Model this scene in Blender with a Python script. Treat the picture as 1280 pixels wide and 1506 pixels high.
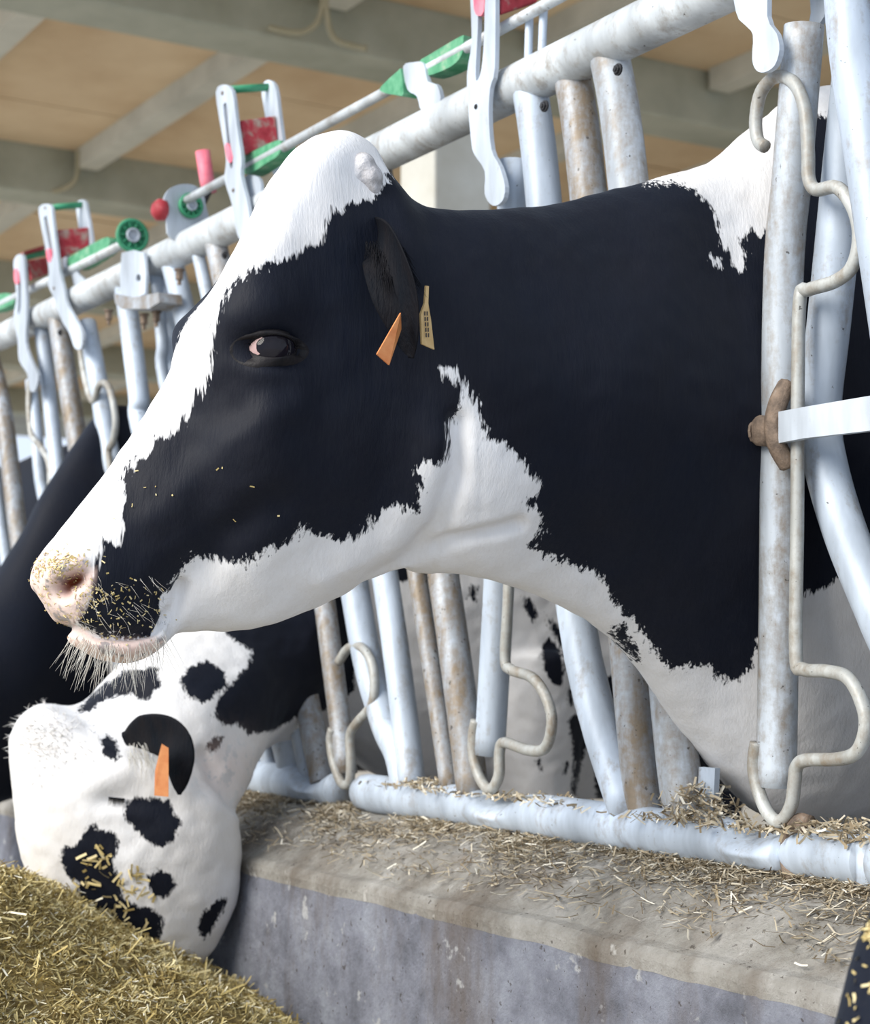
import bpy, bmesh, math, random
import numpy as np
from mathutils import Vector, Matrix
from mathutils.geometry import tessellate_polygon
from mathutils.bvhtree import BVHTree
from mathutils import noise as mnoise

random.seed(7); RNG = np.random.default_rng(7)
for o in list(bpy.data.objects): bpy.data.objects.remove(o)
SC = bpy.context.scene
COL = SC.collection

# ------------------------------------------------------------------ camera, sky, sun, exposure
F, CX, CY = 2600.0, 640.0, 753.0            # focal length and centre in pixels of the 1280x1506 frame
PITCH = math.atan(209.0 / F)                # camera looks slightly upward
CAM = Vector((0, 0, 0.68))
FWD = Vector((0, math.cos(PITCH), math.sin(PITCH))); UPV = Vector((0, -math.sin(PITCH), math.cos(PITCH))); RGT = Vector((1, 0, 0))
cam = bpy.data.cameras.new('camera'); camo = bpy.data.objects.new('camera', cam); COL.objects.link(camo)
cam.sensor_fit = 'HORIZONTAL'; cam.sensor_width = 36.0; cam.lens = 36.0 * F / 1280.0
cam.clip_start = 0.05; cam.clip_end = 200
camo.location = CAM; camo.rotation_euler = (math.pi / 2 + PITCH, 0, 0)
cam.dof.use_dof = True; cam.dof.focus_distance = 1.88; cam.dof.aperture_fstop = 10.0
SC.camera = camo
world = bpy.data.worlds.new('overcast_sky'); SC.world = world; world.use_nodes = True
wn = world.node_tree.nodes; wn['Background'].inputs[0].default_value = (0.72, 0.83, 1.0, 1); wn['Background'].inputs[1].default_value = 1.0
sun = bpy.data.lights.new('sun', 'SUN'); suno = bpy.data.objects.new('sun', sun); COL.objects.link(suno)
sun.energy = 3.9; sun.angle = math.radians(36); sun.color = (1.0, 0.95, 0.86)
suno.rotation_euler = Vector((0.72, 0.50, -0.50)).to_track_quat('-Z', 'Y').to_euler()
vs = SC.view_settings; vs.view_transform = 'Standard'; vs.look = 'None'; vs.gamma = 1.0; vs.use_curve_mapping = False
vs.exposure = 0.22

# ------------------------------------------------------------------ geometry of the place
def U(px, py, D):                            # point at depth D along the view axis
    return CAM + D * (RGT * ((px - CX) / F) + UPV * (-(py - CY) / F) + FWD)
def ray(px, py):
    return (RGT * ((px - CX) / F) + UPV * (-(py - CY) / F) + FWD)
def proj(P):                                 # numpy Nx3 -> pixels, depth
    d = P - np.array(CAM)
    z = d @ np.array(FWD); x = d @ np.array(RGT); y = d @ np.array(UPV)
    return CX + F * x / z, CY - F * y / z, z
e1 = ray(-960, 962); e1.z = 0; e1.normalize()            # along the barrier, away to the left
e2 = Vector((e1.y, -e1.x, 0))                             # into the barn
NF = -e2                                                  # towards the feed alley
B0 = U(1150, 962, 2.03)
def B(px, py, off=0.0):                                   # point in the barrier's plane (off metres towards the alley)
    r = ray(px, py)
    return CAM + r * ((off + (B0 - CAM).dot(NF)) / r.dot(NF))
def W(a, b, z):                                           # barn coordinates: along barrier, into the barn, height
    p = B0 + e1 * a + e2 * b; return Vector((p.x, p.y, z))
def ab(P): d = P - B0; return d.dot(e1), d.dot(e2)
def onz(px, py, z):
    r = ray(px, py); return CAM + r * ((z - CAM.z) / r.z)
def ytop(x): return 498 - .486 * x
def ybot(x): return 1092 + .136 * x
ZT = B(1150, ytop(1150)).z; ZB = B(1150, ybot(1150)).z

# ------------------------------------------------------------------ materials
def nodes_mat(name):
    m = bpy.data.materials.new(name); m.use_nodes = True
    nt = m.node_tree; b = nt.nodes['Principled BSDF']; return m, nt, b
def N(nt, t, **kw):
    n = nt.nodes.new(t)
    for k, v in kw.items():
        if k in n.inputs: n.inputs[k].default_value = v
        else: setattr(n, k, v)
    return n
def ramp(nt, fac, stops):
    r = nt.nodes.new('ShaderNodeValToRGB'); e = r.color_ramp.elements
    while len(e) < len(stops): e.new(0.5)
    for i, (p, c) in enumerate(stops): e[i].position = p; e[i].color = (*c, 1)
    nt.links.new(fac, r.inputs[0]); return r.outputs[0]
def mix(nt, fac, a, b, bt='MIX'):
    n = nt.nodes.new('ShaderNodeMix'); n.data_type = 'RGBA'; n.blend_type = bt
    for s, v in ((0, fac), (6, a), (7, b)):
        if hasattr(v, 'links') or hasattr(v, 'node'): nt.links.new(v, n.inputs[s])
        else: n.inputs[s].default_value = v if s == 0 else (*v, 1)
    return n.outputs[2]
def mth(nt, op, a, b=None, c=None):
    n = nt.nodes.new('ShaderNodeMath'); n.operation = op
    for i, v in enumerate((a, b, c)):
        if v is None: continue
        if hasattr(v, 'node'): nt.links.new(v, n.inputs[i])
        else: n.inputs[i].default_value = v
    return n.outputs[0]
def coords(nt, scale=(1, 1, 1), kind='Object'):
    t = nt.nodes.new('ShaderNodeTexCoord'); m = nt.nodes.new('ShaderNodeMapping'); m.inputs['Scale'].default_value = scale
    nt.links.new(t.outputs[kind], m.inputs[0]); return m.outputs[0]
def noise(nt, co, scale, detail=4, rough=.6):
    n = N(nt, 'ShaderNodeTexNoise', Scale=scale, Detail=detail, Roughness=rough); nt.links.new(co, n.inputs['Vector']); return n.outputs['Fac']
def bump(nt, b, h, strength=.3, dist=.01):
    n = N(nt, 'ShaderNodeBump', Strength=strength, Distance=dist); nt.links.new(h, n.inputs['Height']); nt.links.new(n.outputs[0], b.inputs['Normal'])

def mottled(name, stops, scale=8, rough=.6, metal=0, bmp=0, stretch=(1, 1, 1), detail=5, bscale=None):
    m, nt, b = nodes_mat(name); co = coords(nt, stretch)
    f = noise(nt, co, scale, detail)
    nt.links.new(ramp(nt, f, stops), b.inputs['Base Color'])
    b.inputs['Roughness'].default_value = rough; b.inputs['Metallic'].default_value = metal
    if bmp: bump(nt, b, noise(nt, co, bscale or scale * 4, 4), bmp, .004)
    return m
def galvanised(name, dirt=.5, tint=(.57, .65, .76)):
    m, nt, b = nodes_mat(name); co = coords(nt); cz = coords(nt, (1, 1, .22))
    big = noise(nt, cz, 14, 4); fine = noise(nt, co, 75, 5, .7); pat = noise(nt, cz, 30, 5, .65)
    base = ramp(nt, big, [(.30, tuple(t * .55 for t in tint)), (.5, tuple(t * .80 for t in tint)), (.68, tuple(min(.9, t * 1.08) for t in tint))])
    d = mth(nt, 'MULTIPLY_ADD', fine, .45, mth(nt, 'MULTIPLY', pat, .75))
    fac = N(nt, 'ShaderNodeMapRange'); fac.inputs[1].default_value = .82 - .34 * dirt; fac.inputs[2].default_value = .96 - .22 * dirt
    nt.links.new(d, fac.inputs[0])
    col = mix(nt, mth(nt, 'MULTIPLY', fac.outputs[0], min(.95, .45 + .5 * dirt)), base, mix(nt, fine, (.10, .07, .045), (.30, .23, .15)))
    sp = N(nt, 'ShaderNodeMapRange'); sp.inputs[1].default_value = .755 - .08 * dirt; sp.inputs[2].default_value = .775 - .08 * dirt; nt.links.new(noise(nt, co, 110, 3, .6), sp.inputs[0])
    col = mix(nt, mth(nt, 'MULTIPLY', sp.outputs[0], .8), col, (.05, .042, .036))
    nt.links.new(col, b.inputs['Base Color'])
    b.inputs['Metallic'].default_value = .1; b.inputs['Roughness'].default_value = .5
    bump(nt, b, fine, .18, .002); return m

M = {}
M['galv'] = galvanised('galvanised_steel', .55)
M['galv_dirty'] = galvanised('galvanised_steel_dirty', 1.15, (.52, .58, .66))
M['galv_rail'] = galvanised('galvanised_rail', .62, (.68, .72, .75))
M['rod'] = galvanised('steel_rod', .85, (.52, .53, .51))
M['post'] = galvanised('galvanised_post', .85, (.55, .60, .66))
M['plate'] = galvanised('zinc_plate', .28, (.60, .66, .74))
M['rust'] = mottled('rusty_iron', [(.3, (.10, .075, .06)), (.6, (.26, .19, .14)), (.8, (.34, .30, .27))], 60, .8, .2, .4)
M['dark'] = mottled('dark_rubber', [(.3, (.01, .01, .012)), (.7, (.03, .03, .035))], 40, .7)
M['green'] = mottled('green_plastic', [(.3, (.02, .20, .09)), (.7, (.06, .36, .19))], 30, .5)
M['green_worn'] = mottled('worn_green_plastic', [(.35, (.04, .24, .11)), (.58, (.12, .36, .20)), (.75, (.36, .42, .30))], 40, .6)
M['red'] = mottled('worn_red_paint', [(.35, (.30, .015, .025)), (.50, (.42, .035, .05)), (.60, (.36, .20, .17)), (.72, (.44, .38, .31))], 35, .6)
M['pink'] = mottled('pink_plastic', [(.3, (.72, .10, .17)), (.7, (.86, .26, .32))], 30, .5)
M['yellow_tag'] = mottled('yellow_tag_plastic', [(.3, (.62, .40, .16)), (.7, (.76, .54, .26))], 60, .5)
M['orange_tag'] = mottled('orange_tag_plastic', [(.3, (.62, .20, .06)), (.7, (.74, .32, .12))], 60, .5)
M['print'] = mottled('black_print', [(.3, (.05, .04, .03)), (.7, (.07, .05, .04))], 60, .6)
M['eyeball'] = mottled('eyeball', [(.3, (.004, .004, .008)), (.7, (.012, .010, .014))], 30, .04)
M['eyeball'].node_tree.nodes['Principled BSDF'].inputs['Specular IOR Level'].default_value = .22
M['sclera'] = mottled('eye_corner', [(.3, (.42, .27, .26)), (.7, (.52, .37, .36))], 60, .3)
M['lid'] = mottled('eyelid_skin', [(.3, (.006, .006, .008)), (.7, (.018, .015, .016))], 90, .5, 0, .2)
M['black_hair'] = mottled('black_hair', [(.3, (.002, .004, .008)), (.7, (.008, .007, .009))], 60, .7, 0, .6, (1, 1, .2), bscale=300)
M['black_hair'].node_tree.nodes['Principled BSDF'].inputs['Specular IOR Level'].default_value = .12
M['lid'].node_tree.nodes['Principled BSDF'].inputs['Specular IOR Level'].default_value = .2
M['ear_inner'] = mottled('inner_ear_skin', [(.3, (.02, .014, .012)), (.7, (.07, .045, .035))], 40, .6)
M['horn'] = mottled('horn_stub', [(.3, (.30, .28, .27)), (.5, (.55, .53, .54)), (.7, (.70, .69, .70))], 45, .6, 0, .6)
M['whisker'] = mottled('whisker_hair', [(.3, (.50, .46, .40)), (.7, (.82, .80, .74))], 40, .5)
M['white_hair'] = mottled('white_hair', [(.3, (.74, .70, .66)), (.7, (.86, .86, .86))], 40, .6)
def curb_mat(name, lo, mid, hi, stain, splash):
    m, nt, b = nodes_mat(name); co = coords(nt); cz = coords(nt, (1, 1, .3))
    c = ramp(nt, noise(nt, co, 9, 9, .68), [(.32, lo), (.5, mid), (.68, hi)])
    f1 = N(nt, 'ShaderNodeMapRange'); f1.inputs[1].default_value = .50; f1.inputs[2].default_value = .70; nt.links.new(noise(nt, cz, 6, 6, .7), f1.inputs[0])
    c = mix(nt, mth(nt, 'MULTIPLY', f1.outputs[0], .75), c, stain)
    f2 = N(nt, 'ShaderNodeMapRange'); f2.inputs[1].default_value = .64; f2.inputs[2].default_value = .69; nt.links.new(noise(nt, co, 22, 4, .6), f2.inputs[0])
    c = mix(nt, mth(nt, 'MULTIPLY', f2.outputs[0], .7), c, splash)
    f3 = N(nt, 'ShaderNodeMapRange'); f3.inputs[1].default_value = .66; f3.inputs[2].default_value = .69; nt.links.new(noise(nt, co, 95, 3, .6), f3.inputs[0])
    c = mix(nt, mth(nt, 'MULTIPLY', f3.outputs[0], .7), c, (.07, .055, .045))
    nt.links.new(c, b.inputs['Base Color']); b.inputs['Roughness'].default_value = .9; b.inputs['Specular IOR Level'].default_value = .2
    bump(nt, b, noise(nt, co, 45, 9, .75), 1.0, .010); return m
M['concrete'] = curb_mat('curb_concrete', (.13, .135, .16), (.25, .26, .31), (.38, .40, .46), (.15, .12, .10), (.58, .58, .58))
M['screed'] = curb_mat('pale_screed', (.20, .18, .155), (.38, .36, .325), (.56, .54, .51), (.17, .13, .095), (.66, .64, .60))
M['alley'] = mottled('alley_concrete', [(.3, (.50, .49, .47)), (.7, (.62, .61, .58))], 3, .9, 0, .3)
M['barnfloor'] = mottled('barn_floor', [(.3, (.09, .07, .055)), (.7, (.18, .14, .11))], 3, .9, 0, .3)
M['beam'] = mottled('beam_concrete', [(.3, (.32, .32, .24)), (.5, (.43, .43, .34)), (.7, (.54, .53, .42))], 1.6, .9, 0, .2, detail=6)
M['joist'] = mottled('joist_paint', [(.3, (.48, .46, .38)), (.7, (.70, .67, .56))], 2, .9, 0, .2)
M['board'] = mottled('ceiling_board', [(.3, (.58, .40, .23)), (.5, (.70, .52, .32)), (.7, (.80, .62, .40))], 1.1, .85, 0, .1, (1, 1, 1), detail=5)
M['wall'] = mottled('back_wall', [(.3, (.26, .25, .20)), (.7, (.40, .38, .32))], 1.5, .9)
M['column'] = mottled('column_paint', [(.3, (.48, .46, .40)), (.7, (.62, .62, .58))], 4, .9)
M['cable'] = mottled('cable_sheath', [(.3, (.36, .32, .20)), (.7, (.48, .42, .28))], 10, .7)

def straw_mat(name, stops, mean=.5):
    m, nt, b = nodes_mat(name); a = N(nt, 'ShaderNodeAttribute', attribute_name='rnd')
    nt.links.new(ramp(nt, a.outputs['Fac'], stops), b.inputs['Base Color']); b.inputs['Roughness'].default_value = .7
    b.inputs['Specular IOR Level'].default_value = .25
    return m
M['hay'] = straw_mat('chopped_hay', [(0, (.20, .14, .045)), (.35, (.46, .35, .13)), (.7, (.66, .54, .25)), (.92, (.78, .68, .40)), (1, (.92, .88, .74))])
M['haybase'] = mottled('hay_ground', [(.3, (.20, .14, .05)), (.7, (.46, .35, .14))], 60, .9, 0, 1.0, detail=8)
M['litter'] = straw_mat('dry_straw_litter', [(0, (.16, .12, .075)), (.4, (.36, .29, .19)), (.75, (.55, .48, .36)), (1, (.80, .76, .66))])
M['crumb'] = straw_mat('feed_crumbs', [(0, (.40, .30, .11)), (.6, (.62, .50, .24)), (1, (.80, .68, .40))])

def coat(name, black=((.0016, .0055, .0165), (.009, .008, .012)), white=((.70, .66, .62), (.84, .84, .86)), along=(1, 1, .14), edge=9.0):
    """short cow hair: the attribute sd is the distance (mm) inside a black marking"""
    m, nt, b = nodes_mat(name)
    sd = N(nt, 'ShaderNodeAttribute', attribute_name='sd').outputs['Fac']
    pk = N(nt, 'ShaderNodeAttribute', attribute_name='pink').outputs['Fac']
    cv = N(nt, 'ShaderNodeAttribute', attribute_name='cav').outputs['Fac']
    co = coords(nt); cs = coords(nt, along)
    n1 = noise(nt, co, 24, 3, .6); n2 = noise(nt, cs, 300, 2, .6); n2b = noise(nt, cs, 110, 2, .6)
    v = mth(nt, 'ADD', sd, mth(nt, 'MULTIPLY', mth(nt, 'SUBTRACT', n1, .5), edge * 1.6))
    v = mth(nt, 'ADD', v, mth(nt, 'MULTIPLY', mth(nt, 'SUBTRACT', n2, .5), edge * 2.4))
    v = mth(nt, 'ADD', v, mth(nt, 'MULTIPLY', mth(nt, 'SUBTRACT', n2b, .5), edge * 2.6))
    mr = N(nt, 'ShaderNodeMapRange'); mr.inputs[1].default_value = -2.2; mr.inputs[2].default_value = 2.2; nt.links.new(v, mr.inputs[0])
    n3 = noise(nt, co, 6, 4)
    st = noise(nt, cs, 260, 3, .7)
    bl = mix(nt, n3, black[0], black[1])
    bl = mix(nt, mth(nt, 'MULTIPLY', mth(nt, 'SUBTRACT', st, .35), 1.1), bl, (.012, .014, .020))
    wh = mix(nt, mth(nt, 'MULTIPLY', n3, 1.4), white[0], white[1])
    wh = mix(nt, mth(nt, 'MULTIPLY', mth(nt, 'SUBTRACT', st, .45), .6), wh, (.60, .55, .50))
    c = mix(nt, mr.outputs[0], wh, bl)
    skin = mix(nt, noise(nt, co, 70, 4), (.78, .50, .42), (.84, .70, .62))
    spots = N(nt, 'ShaderNodeMapRange'); spots.inputs[1].default_value = .54; spots.inputs[2].default_value = .60; nt.links.new(noise(nt, co, 48, 3), spots.inputs[0])
    skin = mix(nt, mth(nt, 'MULTIPLY', spots.outputs[0], .8), skin, (.16, .15, .16))
    c = mix(nt, pk, c, skin)
    c = mix(nt, cv, c, (.16, .035, .012))
    nt.links.new(c, b.inputs['Base Color'])
    b.inputs['Roughness'].default_value = .58
    b.inputs['Specular IOR Level'].default_value = .16
    b.inputs['Sheen Weight'].default_value = .05; b.inputs['Sheen Roughness'].default_value = .45; b.inputs['Sheen Tint'].default_value = (.55, .75, 1, 1)
    bump(nt, b, mth(nt, 'ADD', st, mth(nt, 'MULTIPLY', noise(nt, cs, 60, 4), .5)), .22, .004)
    return m
M['coat'] = coat('holstein_coat')

# ------------------------------------------------------------------ object helpers
ORG = {}
def tag(o, label=None, category=None, group=None, kind=None):
    for k, v in (('label', label), ('category', category), ('group', group), ('kind', kind)):
        if v: o[k] = v
    return o
def empty(name, loc, **kw):
    o = bpy.data.objects.new(name, None); o.location = loc; COL.objects.link(o); o.empty_display_size = .1
    ORG[o.name] = Vector(loc); return tag(o, **kw)
def link(name, me, mat, parent=None, smooth=True, **kw):
    o = bpy.data.objects.new(name, me); COL.objects.link(o)
    if mat: me.materials.append(M[mat] if isinstance(mat, str) else mat)
    if smooth: me.polygons.foreach_set('use_smooth', [True] * len(me.polygons))
    n = len(me.vertices); co = np.empty(n * 3); me.vertices.foreach_get('co', co); co = co.reshape(-1, 3)
    if parent is not None: org = ORG[parent.name]
    else: org = Vector(((co[:, 0].min() + co[:, 0].max()) / 2, (co[:, 1].min() + co[:, 1].max()) / 2, co[:, 2].min()))
    me.vertices.foreach_set('co', (co - np.array(org)).ravel())
    if parent is not None: o.parent = parent
    else: o.location = org
    ORG[o.name] = org; me.update(); return tag(o, **kw)
def from_bm(bm, name='mesh', recalc=True):
    if recalc: bmesh.ops.recalc_face_normals(bm, faces=bm.faces)
    me = bpy.data.meshes.new(name); bm.to_mesh(me); bm.free(); return me
def cr(pts, n=8, closed=False):                         # Catmull-Rom through points (any dimension)
    P = [np.array(p, float) for p in pts]; out = []
    m = len(P)
    for i in range(m if closed else m - 1):
        if closed: a, b, c, d = P[(i - 1) % m], P[i], P[(i + 1) % m], P[(i + 2) % m]
        else: a, b, c, d = P[max(i - 1, 0)], P[i], P[i + 1], P[min(i + 2, m - 1)]
        for k in range(n):
            t = k / n
            out.append(.5 * (2 * b + (c - a) * t + (2 * a - 5 * b + 4 * c - d) * t * t + (3 * b - a - 3 * c + d) * t ** 3))
    if not closed: out.append(P[-1])
    return out
def tube_bm(bm, pts, r, seg=12, cap=True):
    pts = [Vector(p) for p in pts]; n = len(pts)
    rr = r if hasattr(r, '__len__') else [r] * n
    T = [(pts[min(i + 1, n - 1)] - pts[max(i - 1, 0)]).normalized() for i in range(n)]
    ref = Vector((0, 0, 1)) if abs(T[0].z) < .9 else Vector((1, 0, 0))
    u = T[0].cross(ref).normalized(); rings = []
    for i in range(n):
        u = (u - T[i] * u.dot(T[i])).normalized(); v = T[i].cross(u)
        rings.append([bm.verts.new(pts[i] + (u * math.cos(2 * math.pi * k / seg) + v * math.sin(2 * math.pi * k / seg)) * rr[i]) for k in range(seg)])
    for a, b in zip(rings, rings[1:]):
        for k in range(seg): bm.faces.new((a[k], a[(k + 1) % seg], b[(k + 1) % seg], b[k]))
    if cap: bm.faces.new(rings[0][::-1]); bm.faces.new(rings[-1])
def tube(name, pts, r, mat, parent=None, seg=14, **kw):
    bm = bmesh.new(); tube_bm(bm, pts, r, seg); return link(name, from_bm(bm), mat, parent, **kw)
def rod(name, pxs, r, mat, parent, off=0, n=6, **kw):   # a bent rod given by points in the barrier's plane
    return tube(name, [Vector(p) for p in cr([B(x, y, (q[0] if q else off)) for x, y, *q in pxs], n)], r, mat, parent, seg=10, **kw)
def box_bm(bm, o, a, b, c):                             # corner o, edge vectors
    o, a, b, c = (Vector(q) for q in (o, a, b, c))
    v = [bm.verts.new(o + a * i + b * j + c * k) for i in (0, 1) for j in (0, 1) for k in (0, 1)]
    for f in ((0, 1, 3, 2), (4, 6, 7, 5), (0, 4, 5, 1), (2, 3, 7, 6), (0, 2, 6, 4), (1, 5, 7, 3)): bm.faces.new([v[i] for i in f])
def box(name, o, a, b, c, mat, parent=None, bev=0, **kw):
    bm = bmesh.new(); box_bm(bm, o, a, b, c)
    if bev: bmesh.ops.bevel(bm, geom=bm.edges[:], offset=bev, segments=2, affect='EDGES', profile=.5)
    return link(name, from_bm(bm), mat, parent, smooth=False, **kw)
def plate(name, px, off, th, mat, parent, holes=(), smooth_n=0, bev=.0, pts=None, nrm=None, **kw):
    """a flat steel plate in a plane parallel to the barrier; outline and holes in pixels"""
    loops = [px] + list(holes)
    if smooth_n: loops = [[tuple(p) for p in cr(l, smooth_n, True)] for l in loops]
    n = nrm or NF
    L3 = [[B(x, y, off) for x, y in l] for l in loops]
    tri = tessellate_polygon(L3); flat = [p for l in L3 for p in l]
    bm = bmesh.new(); f_ = [bm.verts.new(p + n * th / 2) for p in flat]; b_ = [bm.verts.new(p - n * th / 2) for p in flat]
    for t in tri:
        try: bm.faces.new([f_[i] for i in t]); bm.faces.new([b_[i] for i in reversed(t)])
        except ValueError: pass
    k = 0
    for l in L3:
        m = len(l)
        for i in range(m):
            a, b = k + i, k + (i + 1) % m
            try: bm.faces.new((f_[a], f_[b], b_[b], b_[a]))
            except ValueError: pass
        k += m
    return link(name, from_bm(bm), mat, parent, smooth=False, **kw)
def Bx(px, py, a):                                       # point in the plane across the barrier at distance a along it
    r = ray(px, py); return CAM + r * ((a - (CAM - B0).dot(e1)) / r.dot(e1))
def plate_across(name, px, a, th, mat, parent, **kw):
    P = [Vector(p) for p in cr([Bx(x, y, a) for x, y in px], 3, True)]; bm = bmesh.new()
    f = [bm.verts.new(p - e1 * th / 2) for p in P]; b = [bm.verts.new(p + e1 * th / 2) for p in P]
    bm.faces.new(f); bm.faces.new(b[::-1])
    for i in range(len(P)): j = (i + 1) % len(P); bm.faces.new((f[i], b[i], b[j], f[j]))
    return link(name, from_bm(bm), mat, parent, smooth=False, **kw)
def lathe(name, c, axis, prof, mat, parent=None, seg=20, **kw):   # profile: (distance along the axis, radius)
    axis = Vector(axis).normalized(); ref = Vector((0, 0, 1)) if abs(axis.z) < .9 else Vector((1, 0, 0))
    u = axis.cross(ref).normalized(); v = axis.cross(u); bm = bmesh.new(); rings = []
    for h, r in prof:
        rings.append([bm.verts.new(Vector(c) + axis * h + (u * math.cos(2 * math.pi * k / seg) + v * math.sin(2 * math.pi * k / seg)) * max(r, 1e-4)) for k in range(seg)])
    for a, b in zip(rings, rings[1:]):
        for k in range(seg): bm.faces.new((a[k], a[(k + 1) % seg], b[(k + 1) % seg], b[k]))
    bm.faces.new(rings[0][::-1]); bm.faces.new(rings[-1])
    return link(name, from_bm(bm), mat, parent, **kw)
def bolt(name, c, axis, r, mat, parent, ln=.012):
    bm = bmesh.new(); axis = Vector(axis).normalized()
    tube_bm(bm, [c, c + axis * ln], r, 6); tube_bm(bm, [c - axis * .004, c + axis * ln * 1.6], r * .5, 8); tube_bm(bm, [c - axis * .003, c], r * 1.35, 12)
    return link(name, from_bm(bm), mat, parent, smooth=False)

# ------------------------------------------------------------------ the setting
CZ = CAM.z + 3.2                                         # underside of the ceiling boards
A0c, A1c, B0c, B1c = -3.2, 24.0, -.25, 15.0
def slab(name, a0, a1, b0, b1, z0, z1, mat, parent=None, **kw):
    o = W(a0, b0, z0); return box(name, o, W(a1, b0, z0) - o, W(a0, b1, z0) - o, Vector((0, 0, z1 - z0)), mat, parent, **kw)
def prof_along(name, prof, a0, a1, mat, parent=None, n=1, jit=0, **kw):   # profile (b, z) extruded along the barrier
    bm = bmesh.new(); rings = []
    for i in range(n + 1):
        a = a0 + (a1 - a0) * i / n
        rings.append([bm.verts.new(W(a, b + jit * .5 * mnoise.noise(Vector((a * 24, z * 9, 8))), z + mnoise.fractal(Vector((a * 9, b * 14, 3)), 1, 2, 4) * jit)) for b, z in prof])
    m = len(prof)
    for p, q in zip(rings, rings[1:]):
        for k in range(m): bm.faces.new((p[k], p[(k + 1) % m], q[(k + 1) % m], q[k]))
    bm.faces.new(rings[0]); bm.faces.new(rings[-1][::-1])
    return link(name, from_bm(bm), mat, parent, smooth=False, **kw)
slab('floor', -6, 26, -7, 16, -.06, 0, 'alley', kind='structure', label='pale concrete floor of the feed alley and barn', category='floor')
zc = CAM.z - .256                                        # top of the concrete curb under the barrier
ze = CAM.z - .322; be = -.175
curb = prof_along('wall_front', [(.16, 0), (.16, zc - .010), (-.03, zc - .010), (-.10, zc - .032), (be + .012, ze - .008), (be - .003, ze - .022), (be - .014, 0)], -2.0, 16, 'concrete', kind='structure',
                  label='low grey concrete curb under the steel barrier', category='curb')
prof_along('screed', [(.158, zc - .008), (.158, zc + .004), (-.03, zc + .005), (-.10, zc - .016), (be + .016, ze + .006), (be + .004, ze + .002), (be - .002, ze - .004), (be - .0042, ze - .012), (be - .0035, ze - .024), (be + .02, ze - .03)], -2.0, 16, 'screed', curb, n=1400, jit=.0032)
slab('wall_back', A0c, A1c, B1c, B1c + .15, 0, CZ, 'wall', kind='structure', label='dim plastered wall at the far end of the barn', category='wall')
ceil = empty('ceiling', W(8, 4, CZ), kind='structure', label='brown boarded barn ceiling above the beams', category='ceiling')
# beams cross the barn (along e2); their distance along e1 is read off the photograph
def a_at(px, py, z): return ab(onz(px, py, z))[0]
def b_at(px, py, z): return ab(onz(px, py, z))[1]
zb = CZ - .30
aA0, aA1 = a_at(200, 14, zb), a_at(200, 54, zb)
aB0, aB1 = a_at(60, 284, zb), a_at(60, 312, zb)
pitch = aB0 - aA0
beams = [(aA0 - pitch, aA1 - pitch), (aA0, aA1), (aB0, aB1), (aB0 + pitch, aB1 + pitch), (aB0 + 2 * pitch, aB1 + 2 * pitch), (aB0 + 3 * pitch, aB1 + 3 * pitch)]
for i, (p, q) in enumerate(beams):
    q = p + (aA1 - aA0) * 1.0
    slab('trim_%d' % (i + 1), p, q, B0c, B1c, zb, CZ + .02, 'beam', bev=.012, kind='structure', category='beam',
         label=['grey concrete ceiling beam nearest above the steel barrier', 'grey concrete beam along the top edge of the picture', 'grey concrete beam level with the green handles', 'grey beam deep in the barn behind the second one', 'grey beam far back in the barn', 'last grey beam at the far end of the barn'][i])
bj = [b_at(262, 162, CZ - .12), b_at(22, 45, CZ - .12)]
jp = abs(bj[0] - bj[1]); jb = min(bj)
k = 0
joists = [jb + jp * i for i in range(-2, 6) if B0c + .1 < jb + jp * i < B1c]
for jx in joists:
    for i in range(len(beams) - 1):
        k += 1
        box('joist', W(beams[i][0] + .05, jx - .07, CZ - .12), e1 * (beams[i + 1][0] - beams[i][0] - .1), e2 * .14, Vector((0, 0, .14)), 'joist', ceil)
rails_b = [B0c] + joists + [B1c]
for i in range(len(beams) - 1):
    for b0, b1 in zip(rails_b, rails_b[1:]):
        nb = max(1, round((b1 - b0) / .75)); p0 = beams[i][0]; p1 = beams[i + 1][0]; npl = 4
        for t in range(npl):
            q0 = p0 + (p1 - p0) * t / npl; q1 = p0 + (p1 - p0) * (t + 1) / npl
            o = W(q0 + .006, b0, CZ + random.uniform(-.004, .006)); box('board', o, e1 * (q1 - q0 - .012), e2 * (b1 - b0), Vector((0, 0, .025)), 'board', ceil)
slab('roof_deck', A0c, A1c, B0c, B1c, CZ + .04, CZ + .08, 'wall', ceil)
# the concrete column seen above the cow's neck
cb = ab(U(655, 300, 5.6)); cw = .21
slab('trim_7', cb[0] - cw / 2, cb[0] + cw / 2, cb[1] - cw / 2, cb[1] + cw / 2, 0, U(655, 190, 5.6).z, 'column', bev=.008, kind='structure', label='pale concrete pier behind the barrier above the big cow', category='column')
# hanging cables on two beams
def cable(pxs, D, label):
    tube('cable', [Vector(p) for p in cr([U(x, y, D) for x, y in pxs], 8)], .014, 'cable', None, 8, label=label, category='cable', group='cables on the beams')
dA = (onz(400, 50, zb) - CAM).dot(FWD) - .03
cable([(395, 40), (440, 48), (465, 35), (474, 8), (476, -30)], dA, 'thin yellowish cable curling down the beam from the left')
cable([(476, -30), (480, 12), (486, 46), (500, 62), (540, 72)], dA, 'thin yellowish cable running off the beam to the right')
dB = (onz(115, 290, zb) - CAM).dot(FWD) - .05
cable([(114, 222), (114, 252), (104, 272), (70, 282), (0, 272)], dB, 'thin pale cable looping below the junction on the far beam')

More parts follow.
